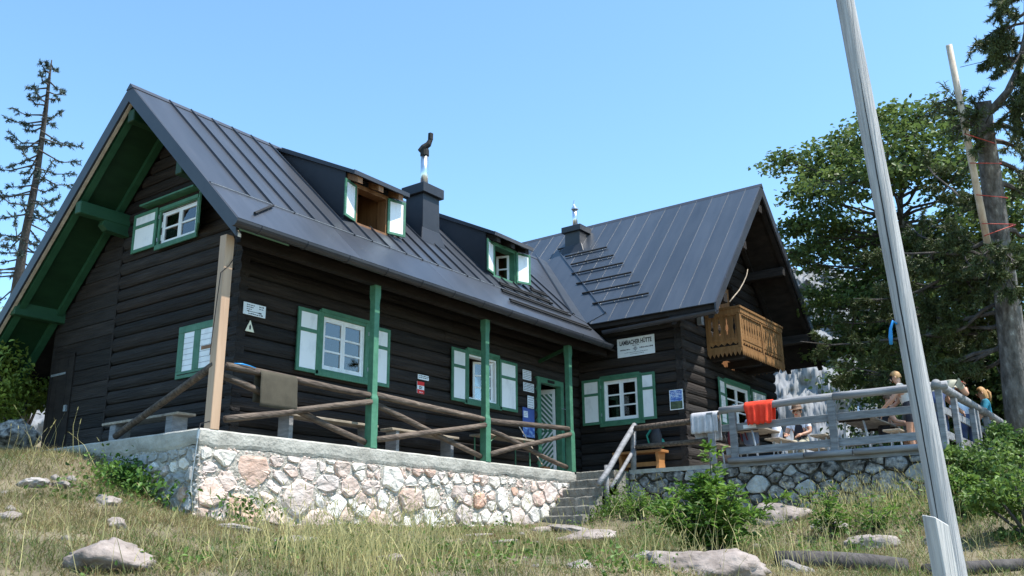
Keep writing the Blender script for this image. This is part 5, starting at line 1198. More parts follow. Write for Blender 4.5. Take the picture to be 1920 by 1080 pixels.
# low broad leaved herbs
Ps = []; gg = np.random.default_rng(8)
for (u, v, n, sx, h) in ((300, 915, 1000, .36, .26), (345, 932, 1300, .34, .28), (395, 952, 1300, .32, .26), (445, 963, 900, .26, .24), (250, 910, 600, .32, .2), (280, 890, 500, .2, .2), (160, 935, 140, .3, .14), (560, 968, 420, .22, .26), (470, 950, 500, .2, .26), (1160, 958, 1000, .30, .32), (1230, 962, 520, .40, .22), (1110, 975, 300, .25, .20), (940, 985, 160, .4, .08), (600, 1050, 150, .35, .12), (790, 1040, 140, .25, .14), (330, 1065, 100, .3, .1), (1180, 1068, 220, .3, .14), (900, 1060, 150, .5, .1), (1450, 950, 420, .35, .30), (1500, 940, 300, .3, .25), (1740, 990, 300, .4, .22), (1530, 960, 380, .4, .3), (1640, 985, 420, .45, .28), (1690, 950, 300, .35, .3), (1250, 1000, 320, .45, .2), (1420, 1020, 300, .4, .22), (1560, 1040, 260, .4, .2), (1020, 1040, 260, .6, .1), (700, 1000, 200, .6, .1), (500, 1040, 200, .6, .1), (820, 995, 160, .5, .1), (1300, 1000, 300, .4, .25)):
    p = HG(u, v); x = p.x+gg.normal(0, sx, n); y = p.y+gg.normal(0, sx*.7, n); Ps.append(np.c_[x, y, gz_np(x, y)+np.abs(gg.normal(0, h*.6, n))])
Ps = np.concatenate(Ps); Ps = Ps[~(((Ps[:, 0] > XT-.06) & (Ps[:, 1] > YT-.06)) | ((Ps[:, 0] > XR-.06) & (Ps[:, 1] > YR2)) | ((Ps[:, 0] > 6.0) & (Ps[:, 1] > -1.66)))]
tn = np.array([.95, 1.0, .9])*gg.uniform(.5, 1.3, (len(Ps), 1))
tag(leaf_mesh('ground_herbs', make_leaves(Ps, .050, -.1, .6, .6, 9), LEAF_F, tn, 'shrub_leaf'), 'low dark green broad leaved herbs along the wall foot', 'plants', kind='stuff')
Q = []
for (u, v, n, sx, h) in ((262, 900, 500, .22, .30), (300, 915, 800, .28, .36), (345, 935, 900, .28, .38), (395, 955, 900, .28, .36), (440, 966, 700, .24, .34), (470, 966, 300, .14, .28)):
    p = HG(u, v+8); x = p.x+gg.normal(0, sx, n)-.1; y = p.y+gg.normal(0, sx*.7, n)-.12; Q.append(np.c_[x, y, gz_np(x, y)+gg.uniform(.02, h, n)])
Q = np.concatenate(Q); Q = Q[~((Q[:, 0] > XT-.08) & (Q[:, 1] > YT-.08))]
tag(leaf_mesh('nettle_patch', make_leaves(Q, .075, .1, .5, .7, 19), LEAF_F, np.array([.72, .92, .8])*gg.uniform(.5, 1.2, (len(Q), 1)), 'shrub_leaf'), 'dark green nettles at the terrace wall corner', 'plants', kind='stuff')
# ================================================================== SHRUBS
def pinnate_shrub(base, stems, h, spread, label, leaf=.075, seed=1, m='elder_leaf', name='leafy_shrub', dens=1.0, top=None):
    g = np.random.default_rng(seed); e = thing(name, base, label, 'shrub'); tb = MB(); pts = []; dirs = []; B = np.array(base)
    for s in range(stems):
        a = g.uniform(0, 6.28); r = spread*g.uniform(.15, 1)*(0 if s == 0 else 1); H = h*(1.0 if s == 0 else g.uniform(.45, .86)*(1-.3*(r/spread)))
        tip = B+np.array([r*math.cos(a), r*math.sin(a), H]); mid = B+np.array([r*.35*math.cos(a), r*.35*math.sin(a), H*.55])
        if s == 0 and top is not None: tip = np.array(top); mid = (B+tip)/2
        Pq = [B+g.normal(0, .05, 3)*[1, 1, 0], mid, tip]; tb.tube([Vector(p) for p in Pq], [.012, .008, .004], 5)
        for t in np.linspace(.28, 1, max(4, int(H/.085*dens))):
            c = Pq[0]*(1-t)**2+2*Pq[1]*t*(1-t)+Pq[2]*t*t
            for k in range(2):
                fa = g.uniform(0, 6.28); fl = g.uniform(.10, .24)*(1.15-.5*t); fd = np.array([math.cos(fa), math.sin(fa), g.uniform(-.1, .55)+.3*(t > .85)]); fd /= np.linalg.norm(fd)
                side = np.cross(fd, [0, 0, 1]); side /= np.linalg.norm(side)
                for q in np.linspace(.25, 1, 4):
                    for sg in (-1, 1):
                        pts.append(c+fd*fl*q+np.array([0, 0, -.04*q*q])); dirs.append(fd*.75+side*sg*.9)
                pts.append(c+fd*fl); dirs.append(fd*1.5)
    P = np.array(pts); V = make_leaves(P, leaf, .12, .36, .8, seed, dirs=np.array(dirs)*1.6)
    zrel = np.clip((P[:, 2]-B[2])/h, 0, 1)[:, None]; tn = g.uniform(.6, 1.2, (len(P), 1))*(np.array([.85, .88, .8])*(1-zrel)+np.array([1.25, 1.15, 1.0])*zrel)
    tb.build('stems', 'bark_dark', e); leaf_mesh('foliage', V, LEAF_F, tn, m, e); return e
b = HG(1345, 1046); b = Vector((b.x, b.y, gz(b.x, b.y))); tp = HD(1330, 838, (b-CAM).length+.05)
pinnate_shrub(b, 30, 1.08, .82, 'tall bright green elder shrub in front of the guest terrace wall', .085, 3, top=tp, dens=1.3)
b = HG(1560, 1010); pinnate_shrub((b.x, b.y, gz(b.x, b.y)), 12, .62, .24, 'small bright green shrub between boulders right of the elder', .06, 5)
b = HG(1640, 1000); pinnate_shrub((b.x, b.y, gz(b.x, b.y)), 8, .42, .3, 'low weedy shrub behind the rounded pale boulder', .055, 15)
b = HG(1200, 975); pinnate_shrub((b.x, b.y, gz(b.x, b.y)), 10, .45, .3, 'low weedy shrub beside the stair handrail', .055, 16)
b = HG(1430, 960); pinnate_shrub((b.x, b.y, gz(b.x, b.y)), 9, .45, .28, 'low green shrub against the dark terrace wall', .055, 6)
def bush(c, rx, ry, rz, n, leaf, label, seed, m='shrub_leaf', name='bush', lobes=9, tint=(1, 1, 1)):
    g = np.random.default_rng(seed); c = np.array(c); base = (c[0], c[1], gz(c[0], c[1])); e = thing(name, base, label, 'bush'); P = []; tb = MB()
    for k in range(lobes):
        o = unit(g.normal(size=3))*g.uniform(.35, .85)*np.array([rx, ry, rz]); o[2] = abs(o[2])*.9 if k < lobes*.6 else o[2]; r = g.uniform(.25, .5)*np.array([rx, ry, rz]); q = n//lobes
        v = unit(g.normal(size=(q, 3)))*(g.uniform(.25, 1, (q, 1))**.5); P.append(c+o+v*r*1.05)
        tb.tube([Vector(base), Vector((c+o*.4+np.array([0, 0, -rz*.3]))), Vector(c+o)], [.03, .02, .008], 5)
    P = np.concatenate(P); P[:, 2] = np.maximum(P[:, 2], gz_np(P[:, 0], P[:, 1])+.03)
    tn = np.array(tint)*g.uniform(.5, 1.25, (len(P), 1)); tb.build('stems', 'bark_dark', e); leaf_mesh('foliage', make_leaves(P, leaf, .15, .55, .6, seed), LEAF_F, tn, m, e); return e
bush(HD(28, 735, 17.6), 1.0, 1.0, 1.15, 6500, .085, 'dense green bush beside the plank wall on the left', 31, tint=(1.7, 1.45, 1.2))
bush(HD(-60, 700, 18.5), 1.3, 1.3, 1.5, 4800, .09, 'taller bush at the left picture edge', 32, tint=(1.7, 1.45, 1.2))
bush(HD(60, 690, 21), 1.0, 1.0, 1.3, 3200, .09, 'bush behind the left corner of the hut', 33, tint=(1.1, 1.0, .9))
bush(HD(20, 640, 26), 1.8, 1.8, 1.0, 3000, .11, 'pale far bush under the roof edge on the left', 36, tint=(1.7, 1.35, 1.2))
bush(HD(1850, 905, 15.5), .95, .75, .70, 2900, .075, 'green bramble bush below the terrace railing corner', 34)
bush(HD(1925, 965, 12.5), .8, .7, .55, 2300, .07, 'dark green bush at the right picture edge', 35, tint=(1.1, 1.1, 1.0))
bush(HD(1800, 940, 13.5), .42, .42, .40, 2200, .07, 'leafy bramble just right of the tall pole', 37, tint=(1.05, 1.05, .9))
bush(HD(1895, 850, 18), .7, .6, .5, 2200, .08, 'bush outside the far end of the terrace railing', 38, tint=(.7, .8, .8))
bush(HD(1770, 865, 15.6), .35, .3, .28, 900, .07, 'small climbing weeds at the terrace corner post', 39)
# ================================================================== TREES
def curve_pts(a, b, sag, n=5, jit=.05, g=random):
    a = Vector(a); b = Vector(b); out = []
    for i in range(n+1):
        t = i/n; p = a.lerp(b, t)+Vector((0, 0, sag*math.sin(math.pi*t)))
        if 0 < i < n: p += Vector((g.uniform(-1, 1), g.uniform(-1, 1), g.uniform(-1, 1)))*jit*(b-a).length
        out.append(p)
    return out
# leafy maple right of the hut
def maple():
    g = np.random.default_rng(61); rg = random.Random(61)
    CL = [(1478, 302, 30), (1520, 318, 42), (1560, 300, 40), (1600, 262, 42), (1640, 225, 34), (1690, 246, 46), (1742, 222, 40), (1790, 245, 36), (1545, 372, 45), (1490, 425, 32), (1480, 470, 24), (1600, 345, 62), (1680, 330, 70), (1750, 310, 60), (1810, 330, 50),
          (1530, 480, 46), (1590, 450, 60), (1670, 440, 72), (1750, 420, 66), (1820, 450, 50), (1545, 560, 40), (1600, 560, 62), (1680, 560, 76), (1760, 540, 70), (1840, 560, 52), (1560, 660, 34), (1610, 650, 52), (1680, 660, 66), (1745, 660, 70), (1820, 650, 60), (1880, 640, 50), (1600, 712, 30), (1720, 735, 50), (1800, 740, 60), (1880, 740, 60), (1530, 610, 22), (1900, 420, 45), (1905, 520, 50), (1870, 500, 45), (1640, 500, 60), (1720, 500, 60), (1560, 420, 45), (1915, 600, 55), (1900, 700, 55), (1925, 350, 45), (1930, 480, 50), (1850, 400, 45), (1860, 480, 45), (1830, 520, 50), (1760, 480, 60), (1650, 610, 60), (1720, 610, 60), (1790, 610, 60)]
    base = HD(1700, 745, 24.5); base = Vector((base.x, base.y, gz(base.x, base.y))); e = thing('maple_tree', base, 'broad leafy maple tree behind the guest terrace', 'tree')
    tr = MB(); fork = HD(1695, 560, 24.5); tr.tube([base+Vector((0, 0, -.2)), base+Vector((.05, 0, 1.2)), base.lerp(fork, .6)+Vector((.1, .1, 0)), fork], [.26, .2, .17, .13], 12, jit=.05)
    tip = HD(1680, 300, 24.5); tr.tube(curve_pts(fork, tip, 0, 5, .04, rg), [.13, .11, .085, .06, .04, .02], 8); tr.build('trunk', 'bark', e, smooth=True)
    Pt = []; D = []; tw = MB()
    for (u, v, r) in CL:
        for rep in range(2):
            dist = 24.5+g.uniform(-2.3, 2.3)*(.4+.6*min(1, r/60)); c = HD(u+g.normal(0, r*.2), v+g.normal(0, r*.2), dist); R = r/F_PX*dist*1.05
            st = fork.lerp(tip, min(1, max(0, (c.z-fork.z)/(tip.z-fork.z)*.75))) if c.z > fork.z else base.lerp(fork, .85)
            pts = curve_pts(st, c, -.15, 4, .05, rg); tw.tube(pts, [.05, .038, .028, .018, .008], 5, cap=False)
            # twigs with bunches of leaves at their tips: leaves lie in flat layers
            nb = int(5+R*R*30)
            for k in range(nb):
                d = unit(g.normal(size=3)*[1, 1, .55]); q = np.array(c)+d*R*g.uniform(.2, 1.15)*np.array([1.1, 1.1, .62]); tw.tube([c, Vector((np.array(c)+q)/2+[0, 0, .03]), Vector(q)], [.008, .006, .003], 3, cap=False)
                m = 22; Pt.append(q+g.normal(size=(m, 3))*[.17, .17, .04]); dd = g.normal(size=(m, 3)); dd[:, 2] *= .3; D.append(dd+d*.6)
    tw.build('limbs', 'bark_dark', e, recalc=False)
    P = np.concatenate(Pt); D = np.concatenate(D); tn = g.uniform(.65, 1.4, (len(P), 1))*np.array([1.05, 1.05, 1])
    leaf_mesh('crown', make_leaves(P, .118, .25, .72, 1.0, 62, dirs=D), LEAF_F, tn, 'maple_leaf', e)
maple()
def needles_on(tb, a, b, g, n, L, spread=.05, droop=.1, sub=4):
    """needles along a twig from a to b, with side twigs"""
    P = []; D = []; a = np.array(a); b = np.array(b); ax = unit(b-a); ln = np.linalg.norm(b-a)
    segs = [(a+(b-a)*.25, b)]
    for k in range(sub):
        t = g.uniform(.25, .95); s = unit(ax+g.normal(size=3)*.75+[0, 0, -droop]); s0 = a+(b-a)*t; s1 = s0+s*ln*g.uniform(.22, .42)*(1.15-t*.5); segs.append((s0, s1)); tb.tube([Vector(s0), Vector(s1)], [.006, .003], 3, cap=False)
    for (p, q) in segs:
        m = max(6, int(n*np.linalg.norm(q-p)/ln/(1+.35*sub)*1.8)); t = g.uniform(0, 1, (m, 1)); P.append(p+(q-p)*t); d = unit(q-p)*.8+g.normal(size=(m, 3))*.65+[0, 0, -droop]; D.append(unit(d))
    return np.concatenate(P), np.concatenate(D)
def needle_mesh(P, D, L, w, m, parent, seed, tint=(1, 1, 1)):
    g = np.random.default_rng(seed); n = len(P); V = make_blades(P, D, g.uniform(.7, 1.2, n)*L, np.full(n, w), g.normal(0, .1, (n, 3)), seed)
    return leaf_mesh('needles', V, BLADE_F, np.array(tint)*g.uniform(.55, 1.4, (n, 1)), m, parent)
def spruce_left():
    g = np.random.default_rng(71); rg = random.Random(71); DS = 32
    top = HD(97, 112, DS); low = HD(45, 452, DS); dd = (low-top); base = low+dd*.75; base.z = gz(base.x, base.y); e = thing('spruce_tree', base, 'thin ragged spruce with sparse branches behind the left roof edge', 'tree')
    path = [base, low+dd*.3, low, HD(68, 335, DS), HD(86, 205, DS), HD(92, 150, DS), top]; tr = MB().tube(path, [.22, .16, .125, .10, .065, .042, .016], 9); tr.build('trunk', 'bark_dark', e, smooth=True)
    tb = MB(); P = []; D = []
    for k in range(74):
        t = .02+.98*(k/73)**.9; c = top.lerp(low+dd*.25, t); i = t
        a = g.uniform(0, 6.28); L = (.38+1.6*t**.7)*g.uniform(.45, 1.15)
        d = R_*math.cos(a)+Vector((F_.x, F_.y, 0)).normalized()*math.sin(a); tip = c+d*L+Vector((0, 0, L*g.uniform(-.22, .12))); mid = c+d*L*.55+Vector((0, 0, -.16*L))
        tb.tube([c, mid, tip], [.03, .018, .006], 5, cap=False)
        for (s0, s1, n) in ((mid, tip, 80), (c.lerp(mid, .5), mid, 34)):
            p, q = needles_on(tb, s0, s1, g, int(n*(.5+L*.5)), .1, droop=.25, sub=5); P.append(p); D.append(q)
    tb.build('branches', 'bark_dark', e, recalc=False); needle_mesh(np.concatenate(P), np.concatenate(D), .12, .012, 'spruce_needle', e, 72)
spruce_left()
def pine_right():
    g = np.random.default_rng(81); rg = random.Random(81); DS = 19.6
    A = [HD(1843, 190, DS), HD(1848, 260, DS), HD(1860, 350, DS), HD(1874, 450, DS), HD(1890, 580, DS), HD(1905, 720, DS)]; base = A[-1]+(A[-1]-A[-2])*.8; base.z = gz(base.x, base.y)-.05
    e = thing('pine_tree', base, 'old pine with broken top and roped trunk at the right edge', 'tree')
    pts = [base]+A[::-1]; MB().tube(pts, [.29, .24, .22, .195, .18, .16, .135], 18, jit=.09).build('trunk', 'bark', e, smooth=True)
    ld = [HD(1846, 215, DS), HD(1866, 200, DS), HD(1890, 172, DS), HD(1912, 125, DS), HD(1925, 60, DS-.1), HD(1925, -60, DS-.2)]; MB().tube(ld, [.10, .085, .075, .065, .055, .04], 8).build('leader', 'bark', e, smooth=True)
    tb = MB(); P = []; D = []
    def branch(pa, pb, r, n, sag=-.1, sub=5, start=.35, nd=4):
        c = curve_pts(pa, pb, sag, 6, .03, rg); tb.tube(c, [r*(1-.8*i/6) for i in range(7)], 6, cap=False)
        if n:
            for k in range(nd):
                t = start+(1-start)*k/(nd-1); i = min(5, int(t*6)); s0 = c[i]; dv = unit(np.array(pb)-np.array(pa))+g.normal(size=3)*.6+[0, 0, -.15]; s1 = Vector(np.array(s0)+unit(dv)*g.uniform(.35, .7)); tb.tube([s0, s1], [.012, .004], 4, cap=False)
                p, q = needles_on(tb, s0, s1, g, n, .1, droop=.3, sub=sub); P.append(p); D.append(q)
    # crown parts in the upper right
    for (u, v, du_, dv_) in ((1912, 125, -40, -50), (1918, 100, -45, 10), (1920, 80, -50, -20), (1925, 40, -60, 10), (1925, 20, -50, 40), (1925, 60, -30, 70), (1905, 140, 30, 40), (1925, 0, -40, -20), (1915, 110, -25, 60), (1925, -30, -50, 30), (1880, 185, 40, 45), (1890, 172, 40, 70)):
        branch(HD(u, v, DS), HD(u+du_, v+dv_, DS+g.uniform(-.8, .8)), .03, 230, -.05, nd=5, start=.2)
    # drooping limbs to the right
    for (u, v, u2, v2) in ((1852, 235, 1935, 265), (1855, 262, 1940, 310), (1860, 300, 1940, 350), (1868, 340, 1945, 395), (1878, 430, 1950, 470)):
        branch(HD(u, v, DS), HD(u2, v2, DS+g.uniform(-.5, 1)), .06, 130, .12, nd=5, start=.4)
    # short tufts at the broken top
    for k in range(7): branch(HD(1842, 215+6*k, DS), HD(1842+g.normal(0, 45), 205+g.normal(0, 40), DS+g.uniform(-.7, .2)), .016, 110, .05, nd=3, start=.3)
    for (u2, v2) in ((1775, 175), (1795, 165), (1780, 235), (1768, 190), (1805, 190)): branch(HD(1840, 240, DS), HD(u2, v2, DS-.4), .016, 55, -.1, nd=3, start=.5)
    for (u, v, u2, v2) in ((1872, 450, 1835, 495), (1875, 470, 1905, 500), (1874, 460, 1870, 520), (1878, 480, 1850, 540), (1880, 490, 1900, 545)): branch(HD(u, v, DS-.25), HD(u2, v2, DS-.7), .02, 240, .05, nd=5, start=.1)
    # long sweeping lower branches to the left in front of the maple
    for (u, v, u2, v2) in ((1868, 400, 1730, 300), (1872, 440, 1640, 470), (1876, 470, 1600, 560), (1880, 500, 1690, 520), (1885, 530, 1560, 600), (1888, 560, 1650, 640), (1892, 600, 1720, 610), (1895, 640, 1620, 700), (1898, 660, 1740, 700), (1890, 545, 1780, 430), (1885, 500, 1800, 500), (1895, 620, 1960, 640), (1890, 560, 1790, 640), (1893, 610, 1690, 560), (1896, 650, 1560, 690), (1885, 520, 1730, 560), (1880, 480, 1700, 420), (1890, 580, 1500, 640)):
        branch(HD(u, v, DS), HD(u2, v2, DS+g.uniform(.4, 2.6)), .045, 330, -.25, nd=12, start=.2, sub=7)
    tb.build('branches', 'bark_dark', e, recalc=False); needle_mesh(np.concatenate(P), np.concatenate(D), .11, .0085, 'pine_needle', e, 82, (1.15, 1.1, 1))
    # round pole tied against the trunk with red cord
    pa, pb = HD(1779, 84, DS-.35), HD(1856, 478, DS-.35); tp_ = thing('tied_pole', pb, 'round pale pole lashed with red cord to the old pine trunk', 'pole'); MB().tube([pb+(pb-pa)*.02, pb.lerp(pa, .5), pa], [.066, .062, .055], 12).build('shaft', 'pale_wood', tp_, smooth=True)
    for i, (va, vb) in enumerate(((250, 268), (304, 306), (364, 370), (418, 420), (440, 422))):
        t = (va-84)/394; c = pa.lerp(pb, t); u1 = 1779+(1856-1779)*t; w = HD(u1+52, vb, DS); ctr = (c+w)/2; L = (w-c)/2; k = 14
        toC = (CAM-ctr).normalized(); ring = [ctr+L*math.cos(2*math.pi*j/k)*1.15+toC*math.sin(2*math.pi*j/k)*.30-Vector((0, 0, .02*j/k)) for j in range(k+1)]
        MB().tube(ring, .009, 5, cap=False).build('red_cord', 'red_cord', tp_, smooth=True)
    w0 = HD(1800, 126, DS-.3); tag(MB().tube([w0, w0.lerp(HD(1905, 95, DS), .5)-Vector((0, 0, .03)), HD(1930, 92, DS)], .006, 4).build('guy_wire', 'black_iron'), 'thin wire from the tied pole to the pine crown', 'wire')
pine_right()
# dark background conifers closing the gap behind the terrace
def back_tree(u, v, dist, h, r, label, seed, m='maple_leaf'):
    g = np.random.default_rng(seed); b = HD(u, v, dist); base = Vector((b.x, b.y, gz(b.x, b.y))); e = thing('background_tree', base, label, 'tree')
    MB().tube([base, base+Vector((.1, 0, h*.6)), base+Vector((0, .1, h))], [.2, .12, .03], 8).build('trunk', 'bark_dark', e, smooth=True); P = []; tb = MB()
    for k in range(26):
        t = g.uniform(.12, 1); a = g.uniform(0, 6.28); rr = r*(1-.55*t)*g.uniform(.4, 1); c = np.array(base)+[rr*math.cos(a), rr*math.sin(a), h*t]; tb.tube([base+Vector((0, 0, h*t*.9)), Vector(c)], [.03, .01], 4, cap=False)
        q = 190; P.append(c+g.normal(size=(q, 3))*[r*.24, r*.24, r*.16])
    P = np.concatenate(P); tb.build('limbs', 'bark_dark', e, recalc=False); leaf_mesh('crown', make_leaves(P, .16, .3, .6, .7, seed), LEAF_F, np.array([.75, .85, .85])*g.uniform(.5, 1.2, (len(P), 1)), m, e)
back_tree(1660, 760, 30, 4.2, 1.9, 'dark leafy tree behind the maple nearest the hut', 91); back_tree(1780, 760, 27, 4.6, 2.0, 'dark leafy tree behind the terrace corner post', 92); back_tree(1900, 760, 26, 4.4, 2.0, 'dark leafy tree behind the pine trunk', 93)
back_tree(1940, 760, 24, 3.4, 1.8, 'dark tree cut by the right picture edge', 94)
# ================================================================== PEOPLE
def skin_body(name, J, E, Rr, regions, parent):
    """one continuous body grown over a joint skeleton; regions: list of (material, [edge indices])"""
    names = list(J); idx = {k: i for i, k in enumerate(names)}
    me = bpy.data.meshes.new('_sk'); me.from_pydata([J[k] for k in names], [(idx[a], idx[b]) for a, b in E], []); o = bpy.data.objects.new('_sk', me); COL.objects.link(o)
    o.modifiers.new('s', 'SKIN'); sv = me.skin_vertices[0].data
    for k in names: r = Rr[k]; sv[idx[k]].radius = r if isinstance(r, tuple) else (r, r); sv[idx[k]].use_root = (k == 'pelvis')
    o.modifiers['s'].use_smooth_shade = True; ss = o.modifiers.new('d', 'SUBSURF'); ss.levels = 2; ss.render_levels = 2
    bpy.context.view_layer.update(); m2 = bpy.data.meshes.new_from_object(o.evaluated_get(bpy.context.evaluated_depsgraph_get())); bpy.data.objects.remove(o)
    m2.name = name; m2.materials.clear(); mats = []
    for mm, _ in regions:
        if mm not in mats: mats.append(mm); m2.materials.append(MAT[mm])
    segs = []
    for mm, el in regions:
        for a, b, t0, t1 in el: A, B = Vector(J[a]), Vector(J[b]); segs.append((A.lerp(B, t0), A.lerp(B, t1), mats.index(mm)))
    for f in m2.polygons:
        c = f.center; best = None
        for A, B, k in segs:
            d = B-A; t = max(0, min(1, (c-A).dot(d)/max(d.length_squared, 1e-9))); q = (c-(A+d*t)).length
            if best is None or q < best[0]: best = (q, k)
        f.material_index = best[1]; f.use_smooth = True
    ob = bpy.data.objects.new(name, m2); return link(ob, parent)
def hand(W_, wrist, direc, palmn, parent, sc=1.0):
    w = Vector(wrist); d = Vector(direc).normalized(); n = Vector(palmn); n = (n-d*n.dot(d)).normalized(); s = d.cross(n); m = MB()
    m.tube([w-d*.02, w+d*.03, w+d*.085], [.026*sc, .034*sc, .033*sc], 8)
    for k, (off, L) in enumerate(((-.030, .062), (-.010, .075), (.010, .070), (.028, .055))):
        a = w+d*.075+s*off; m.tube([a, a+d*L*.5-n*.006, a+d*L*.85-n*.022, a+d*L-n*.035], [.0095, .009, .008, .006], 6)
    a = w+d*.02-s*.03; m.tube([a, a-s*.022+d*.02, a-s*.030+d*.045-n*.012, a-s*.026+d*.062-n*.02], [.012, .011, .009, .007], 6)
    return m.build('hand', 'skin', parent, smooth=True)
def person(loc, face, label, pose, top='beige_top', sleeve='skin', legs='dark_cloth', shin='skin', hair='hair_blond', hat=None, headdir=None, longhair=False, scale=1.0, vest=None):
    """pose: joint dict in local metres (x forward, y left, z up)"""
    fx = Vector((face[0], face[1], 0)).normalized(); fy = Vector((-fx.y, fx.x, 0)); o = Vector(loc)
    W_ = lambda p: o+(fx*p[0]+fy*p[1]+Vector((0, 0, p[2])))*scale
    e = thing('person', loc, label, 'person'); J = {k: W_(v) for k, v in pose.items()}
    E = [('pelvis', 'spine'), ('spine', 'chest'), ('chest', 'neck'), ('neck', 'head'), ('head', 'crown')]
    for s in 'LR': E += [('chest', 'sh'+s), ('sh'+s, 'el'+s), ('el'+s, 'wr'+s), ('pelvis', 'hip'+s), ('hip'+s, 'kn'+s), ('kn'+s, 'an'+s), ('an'+s, 'toe'+s)]
    r = dict(pelvis=.135, spine=.125, chest=(.15, .12), neck=.055, head=.088, crown=.062)
    for s in 'LR': r.update({'sh'+s: .068, 'el'+s: .046, 'wr'+s: .030, 'hip'+s: .098, 'kn'+s: .062, 'an'+s: .042, 'toe'+s: .038})
    reg = [(vest or top, [('pelvis', 'spine', .5, 1), ('spine', 'chest', 0, 1), ('chest', 'neck', 0, .35)]), (legs, [('pelvis', 'spine', 0, .4)]), ('skin', [('chest', 'neck', .75, 1), ('neck', 'head', 0, 1), ('head', 'crown', 0, 1)])]
    for s in 'LR':
        reg += [(top, [('chest', 'sh'+s, .55, 1), ('sh'+s, 'el'+s, 0, .55 if sleeve != 'skin' else .12)]), (sleeve if sleeve == 'long' else 'skin', []), ('skin', [('sh'+s, 'el'+s, .62 if sleeve != 'skin' else .2, 1), ('el'+s, 'wr'+s, 0, 1)]), (legs, [('pelvis', 'hip'+s, 0, 1), ('hip'+s, 'kn'+s, 0, .6)]), (shin, [('hip'+s, 'kn'+s, .7, 1), ('kn'+s, 'an'+s, 0, .9)]), ('dark_cloth', [('an'+s, 'toe'+s, 0, 1)])]
    reg = [q for q in reg if q[1]]
    skin_body('body', J, E, {k: (tuple(x*scale for x in v) if isinstance(v, tuple) else v*scale) for k, v in r.items()}, reg, e)
    for s in 'LR':
        dv = J['wr'+s]-J['el'+s]; hand(None, J['wr'+s], dv, Vector((0, 0, 1)), e, scale)
    hd = J['head'].lerp(J['crown'], .35); up = (J['crown']-J['neck']).normalized(); hf = Vector(headdir).normalized() if headdir is not None else fx; hf = (hf-up*hf.dot(up)).normalized(); hs = up.cross(hf)
    B = lambda a, b, c: hd+hf*a*scale+hs*b*scale+up*c*scale
    m = MB(); n = 14; V = []; Fc = []; rings = 8
    for i in range(rings+1):
        th = math.pi*.62*i/rings
        for k in range(n):
            a = 2*math.pi*k/n; fr = math.cos(a); cut = .55 if fr > .45 else 1.0; t2 = th*cut
            V.append(B(-.012+.106*math.sin(t2)*math.cos(a), .092*math.sin(t2)*math.sin(a), .012+.128*math.cos(t2)-(.10*(i/rings)**2 if longhair and fr < 0 else 0)))
    for i in range(rings):
        for k in range(n): A = i*n+k; Bq = i*n+(k+1) % n; Fc.append((A, Bq, Bq+n, A+n))
    hm = m.add(V, Fc).build('hair', hair, e, smooth=True)
    MB().prism([B(.085, -.013, -.035), B(.085, .013, -.035), B(.092, 0, .015)], hf*.022*scale).build('nose', 'skin', e)
    for b in (-.033, .033): MB().sphere(B(.082, b, .005), .011*scale, 8, 6).build('eye', 'ink', e, smooth=True); MB().sphere(B(0, b*2.75, -.01), (.016*scale, .016*scale, .03*scale), 8, 6).build('ear', 'skin', e, smooth=True)
    MB().box(0, 0, 0, .001, .001, .001) if False else MB().tube([B(.083, -.024, -.062), B(.090, 0, -.060), B(.083, .024, -.062)], .006*scale, 5).build('mouth', 'red_print', e)
    if longhair: MB().tube([B(-.10, 0, .04), B(-.14, 0, -.03), B(-.13, .01, -.12), B(-.11, .01, -.20)], [.035, .04, .032, .012], 8).build('ponytail', hair, e, smooth=True)
    if hat:
        V = []; Fc = []
        for rr, zz in ((.165, .055), (.11, .065), (.105, .10), (.09, .14), (.03, .155)):
            for k in range(16): a = 2*math.pi*k/16; V.append(B(rr*math.cos(a)+(.03 if rr > .15 else 0), rr*math.sin(a)*(.92 if rr > .15 else 1), zz-(.012*math.cos(a) if rr > .15 else 0)))
        for i in range(4):
            for k in range(16): A = i*16+k; Bq = i*16+(k+1) % 16; Fc.append((A, Bq, Bq+16, A+16))
        Fc.append(tuple(range(64, 80))); MB().add(V, Fc).build('hat', hat, e, smooth=True)
    return e
def sit(lean=.0, wl=None, wr=None, z=.0):
    P = dict(pelvis=(0, 0, .55), spine=(.02+lean*.4, 0, .72), chest=(.03+lean*.9, 0, .92), neck=(.05+lean*1.2, 0, 1.07), head=(.08+lean*1.35, 0, 1.18), crown=(.08+lean*1.4, 0, 1.29))
    for s, k in (('L', 1), ('R', -1)): P.update({'sh'+s: (.03+lean*.95, k*.185, 1.0), 'el'+s: (.12+lean, k*.25, .76), 'wr'+s: (wl if k > 0 else wr) or (.33+lean, k*.13, .74), 'hip'+s: (.04, k*.10, .54), 'kn'+s: (.44, k*.12, .52), 'an'+s: (.42, k*.12, .10), 'toe'+s: (.56, k*.13, .05)})
    return P
def stand(bend=.0, armf=.3, turn=0):
    """bend: metres the head comes forward"""
    P = dict(pelvis=(0, 0, .96), spine=(.04+bend*.35, 0, 1.14-.02*bend), chest=(.03+bend*.75, 0, 1.33-.20*bend), neck=(.03+bend*1.05, 0, 1.47-.32*bend), head=(.05+bend*1.25, 0, 1.57-.36*bend), crown=(.06+bend*1.35, 0, 1.67-.40*bend))
    for s, k in (('L', 1), ('R', -1)): P.update({'sh'+s: (.02+bend*.85, k*.185, 1.40-.26*bend), 'el'+s: (.06+bend*.9+armf*.35, k*.23, 1.14-.3*bend), 'wr'+s: (.10+bend+armf, k*.19, .94-.15*bend), 'hip'+s: (0, k*.10, .92), 'kn'+s: (.05, k*.12, .50), 'an'+s: (0, k*.12, .09), 'toe'+s: (.15, k*.14, .04)})
    return P
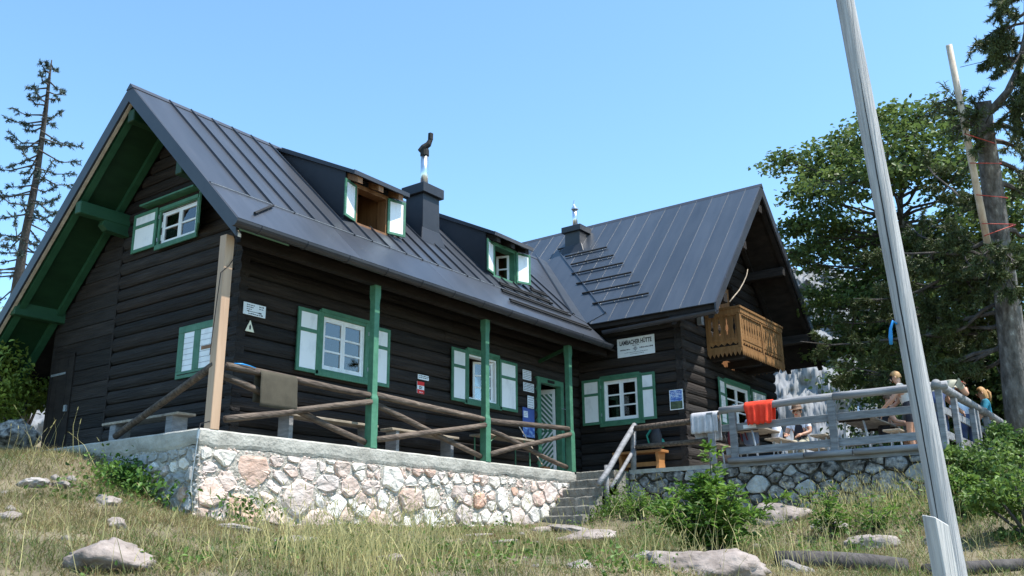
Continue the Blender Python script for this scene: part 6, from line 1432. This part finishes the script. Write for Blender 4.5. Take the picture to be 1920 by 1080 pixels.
BENT = stand(.3, .1); BENT.update(spine=(.13, 0, 1.12), chest=(.30, 0, 1.24), neck=(.45, 0, 1.26), head=(.55, 0, 1.20), crown=(.62, 0, 1.13), shL=(.33, .18, 1.25), shR=(.33, -.18, 1.25), elL=(.45, .22, 1.0), elR=(.50, -.20, 1.02), wrL=(.60, .14, .82), wrR=(.62, -.06, 1.12))
fl = Vector((-R_.x, -R_.y, 0)).normalized(); ff = Vector((F_.x, F_.y, 0)).normalized()
p = HD(1500, 800, 18.6); person((p.x, p.y, .0), (-fl*-.1-ff*.8+fl*.45), 'seated man in dark vest and striped shirt wearing a brown hat on the terrace', sit(.02, (.30, .10, .70), (.34, -.20, .72)), 'striped_shirt', 'short', 'khaki', 'khaki', 'hair_brown', hat='hair_brown', vest='dark_cloth', scale=.89)
q = p+fl*.42+ff*.1; backpack((q.x, q.y, .47), .44, 'white_cloth', 'pack_black', 'pale backpack beside the seated vest man', .3)
q = p+fl*.95; backpack((q.x, q.y, .47), .50, 'pack_blue', 'pack_maroon', 'blue and maroon backpack left of the pale backpack', .9)
q = p+fl*1.25+ff*.2; backpack((q.x, q.y, .47), .36, 'pack_maroon', 'pack_black', 'small maroon backpack at the table end by the hut', .2)
long_bench('bench carrying the backpacks beside the vest man', p.x-.5, p.x+1.4, p.y-.02, .46)
person((8.95, -6.45, .02), (fl*.75+ff*.5), 'blond woman in beige sleeveless top bending over the terrace table', stand(.12, .28), 'beige_top', 'skin', 'dark_cloth', 'skin', 'hair_blond', headdir=fl*.9+ff*.5, scale=.87)
p = HD(1648, 775, 18.4); person((p.x, p.y, .0), (-fl*.3-ff*.2+fl*-.6), 'seated person in dark clothes half hidden behind the bending woman', sit(.10), 'dark_cloth', 'short', 'dark_cloth', 'skin', 'hair_brown')
p = HY(1752, 750, -6.80); person((p.x, p.y, .02), (-fl*.9+ff*.25), 'person in khaki shirt and blue jeans leaning right behind the corner post', BENT, 'khaki', 'short', 'denim', 'denim', 'hair_brown', headdir=-fl*.9+ff*.1-Vector((0, 0, .4)))
p = HY(1812, 775, -6.93); person((p.x, p.y, .0), (ff*.8+fl*.3), 'person in white shirt and white cap behind the second side post', stand(.10, .25), 'white_cloth', 'short', 'denim', 'denim', 'hair_brown', hat='white_cloth', scale=.86)
p = HY(1853, 770, -6.98); person((p.x, p.y, .02), (fl*.9+ff*.3), 'blond person with ponytail in teal shirt at the far end of the railing', stand(.02, .2), 'teal_cloth', 'short', 'denim', 'denim', 'hair_blond', longhair=True, scale=.98)
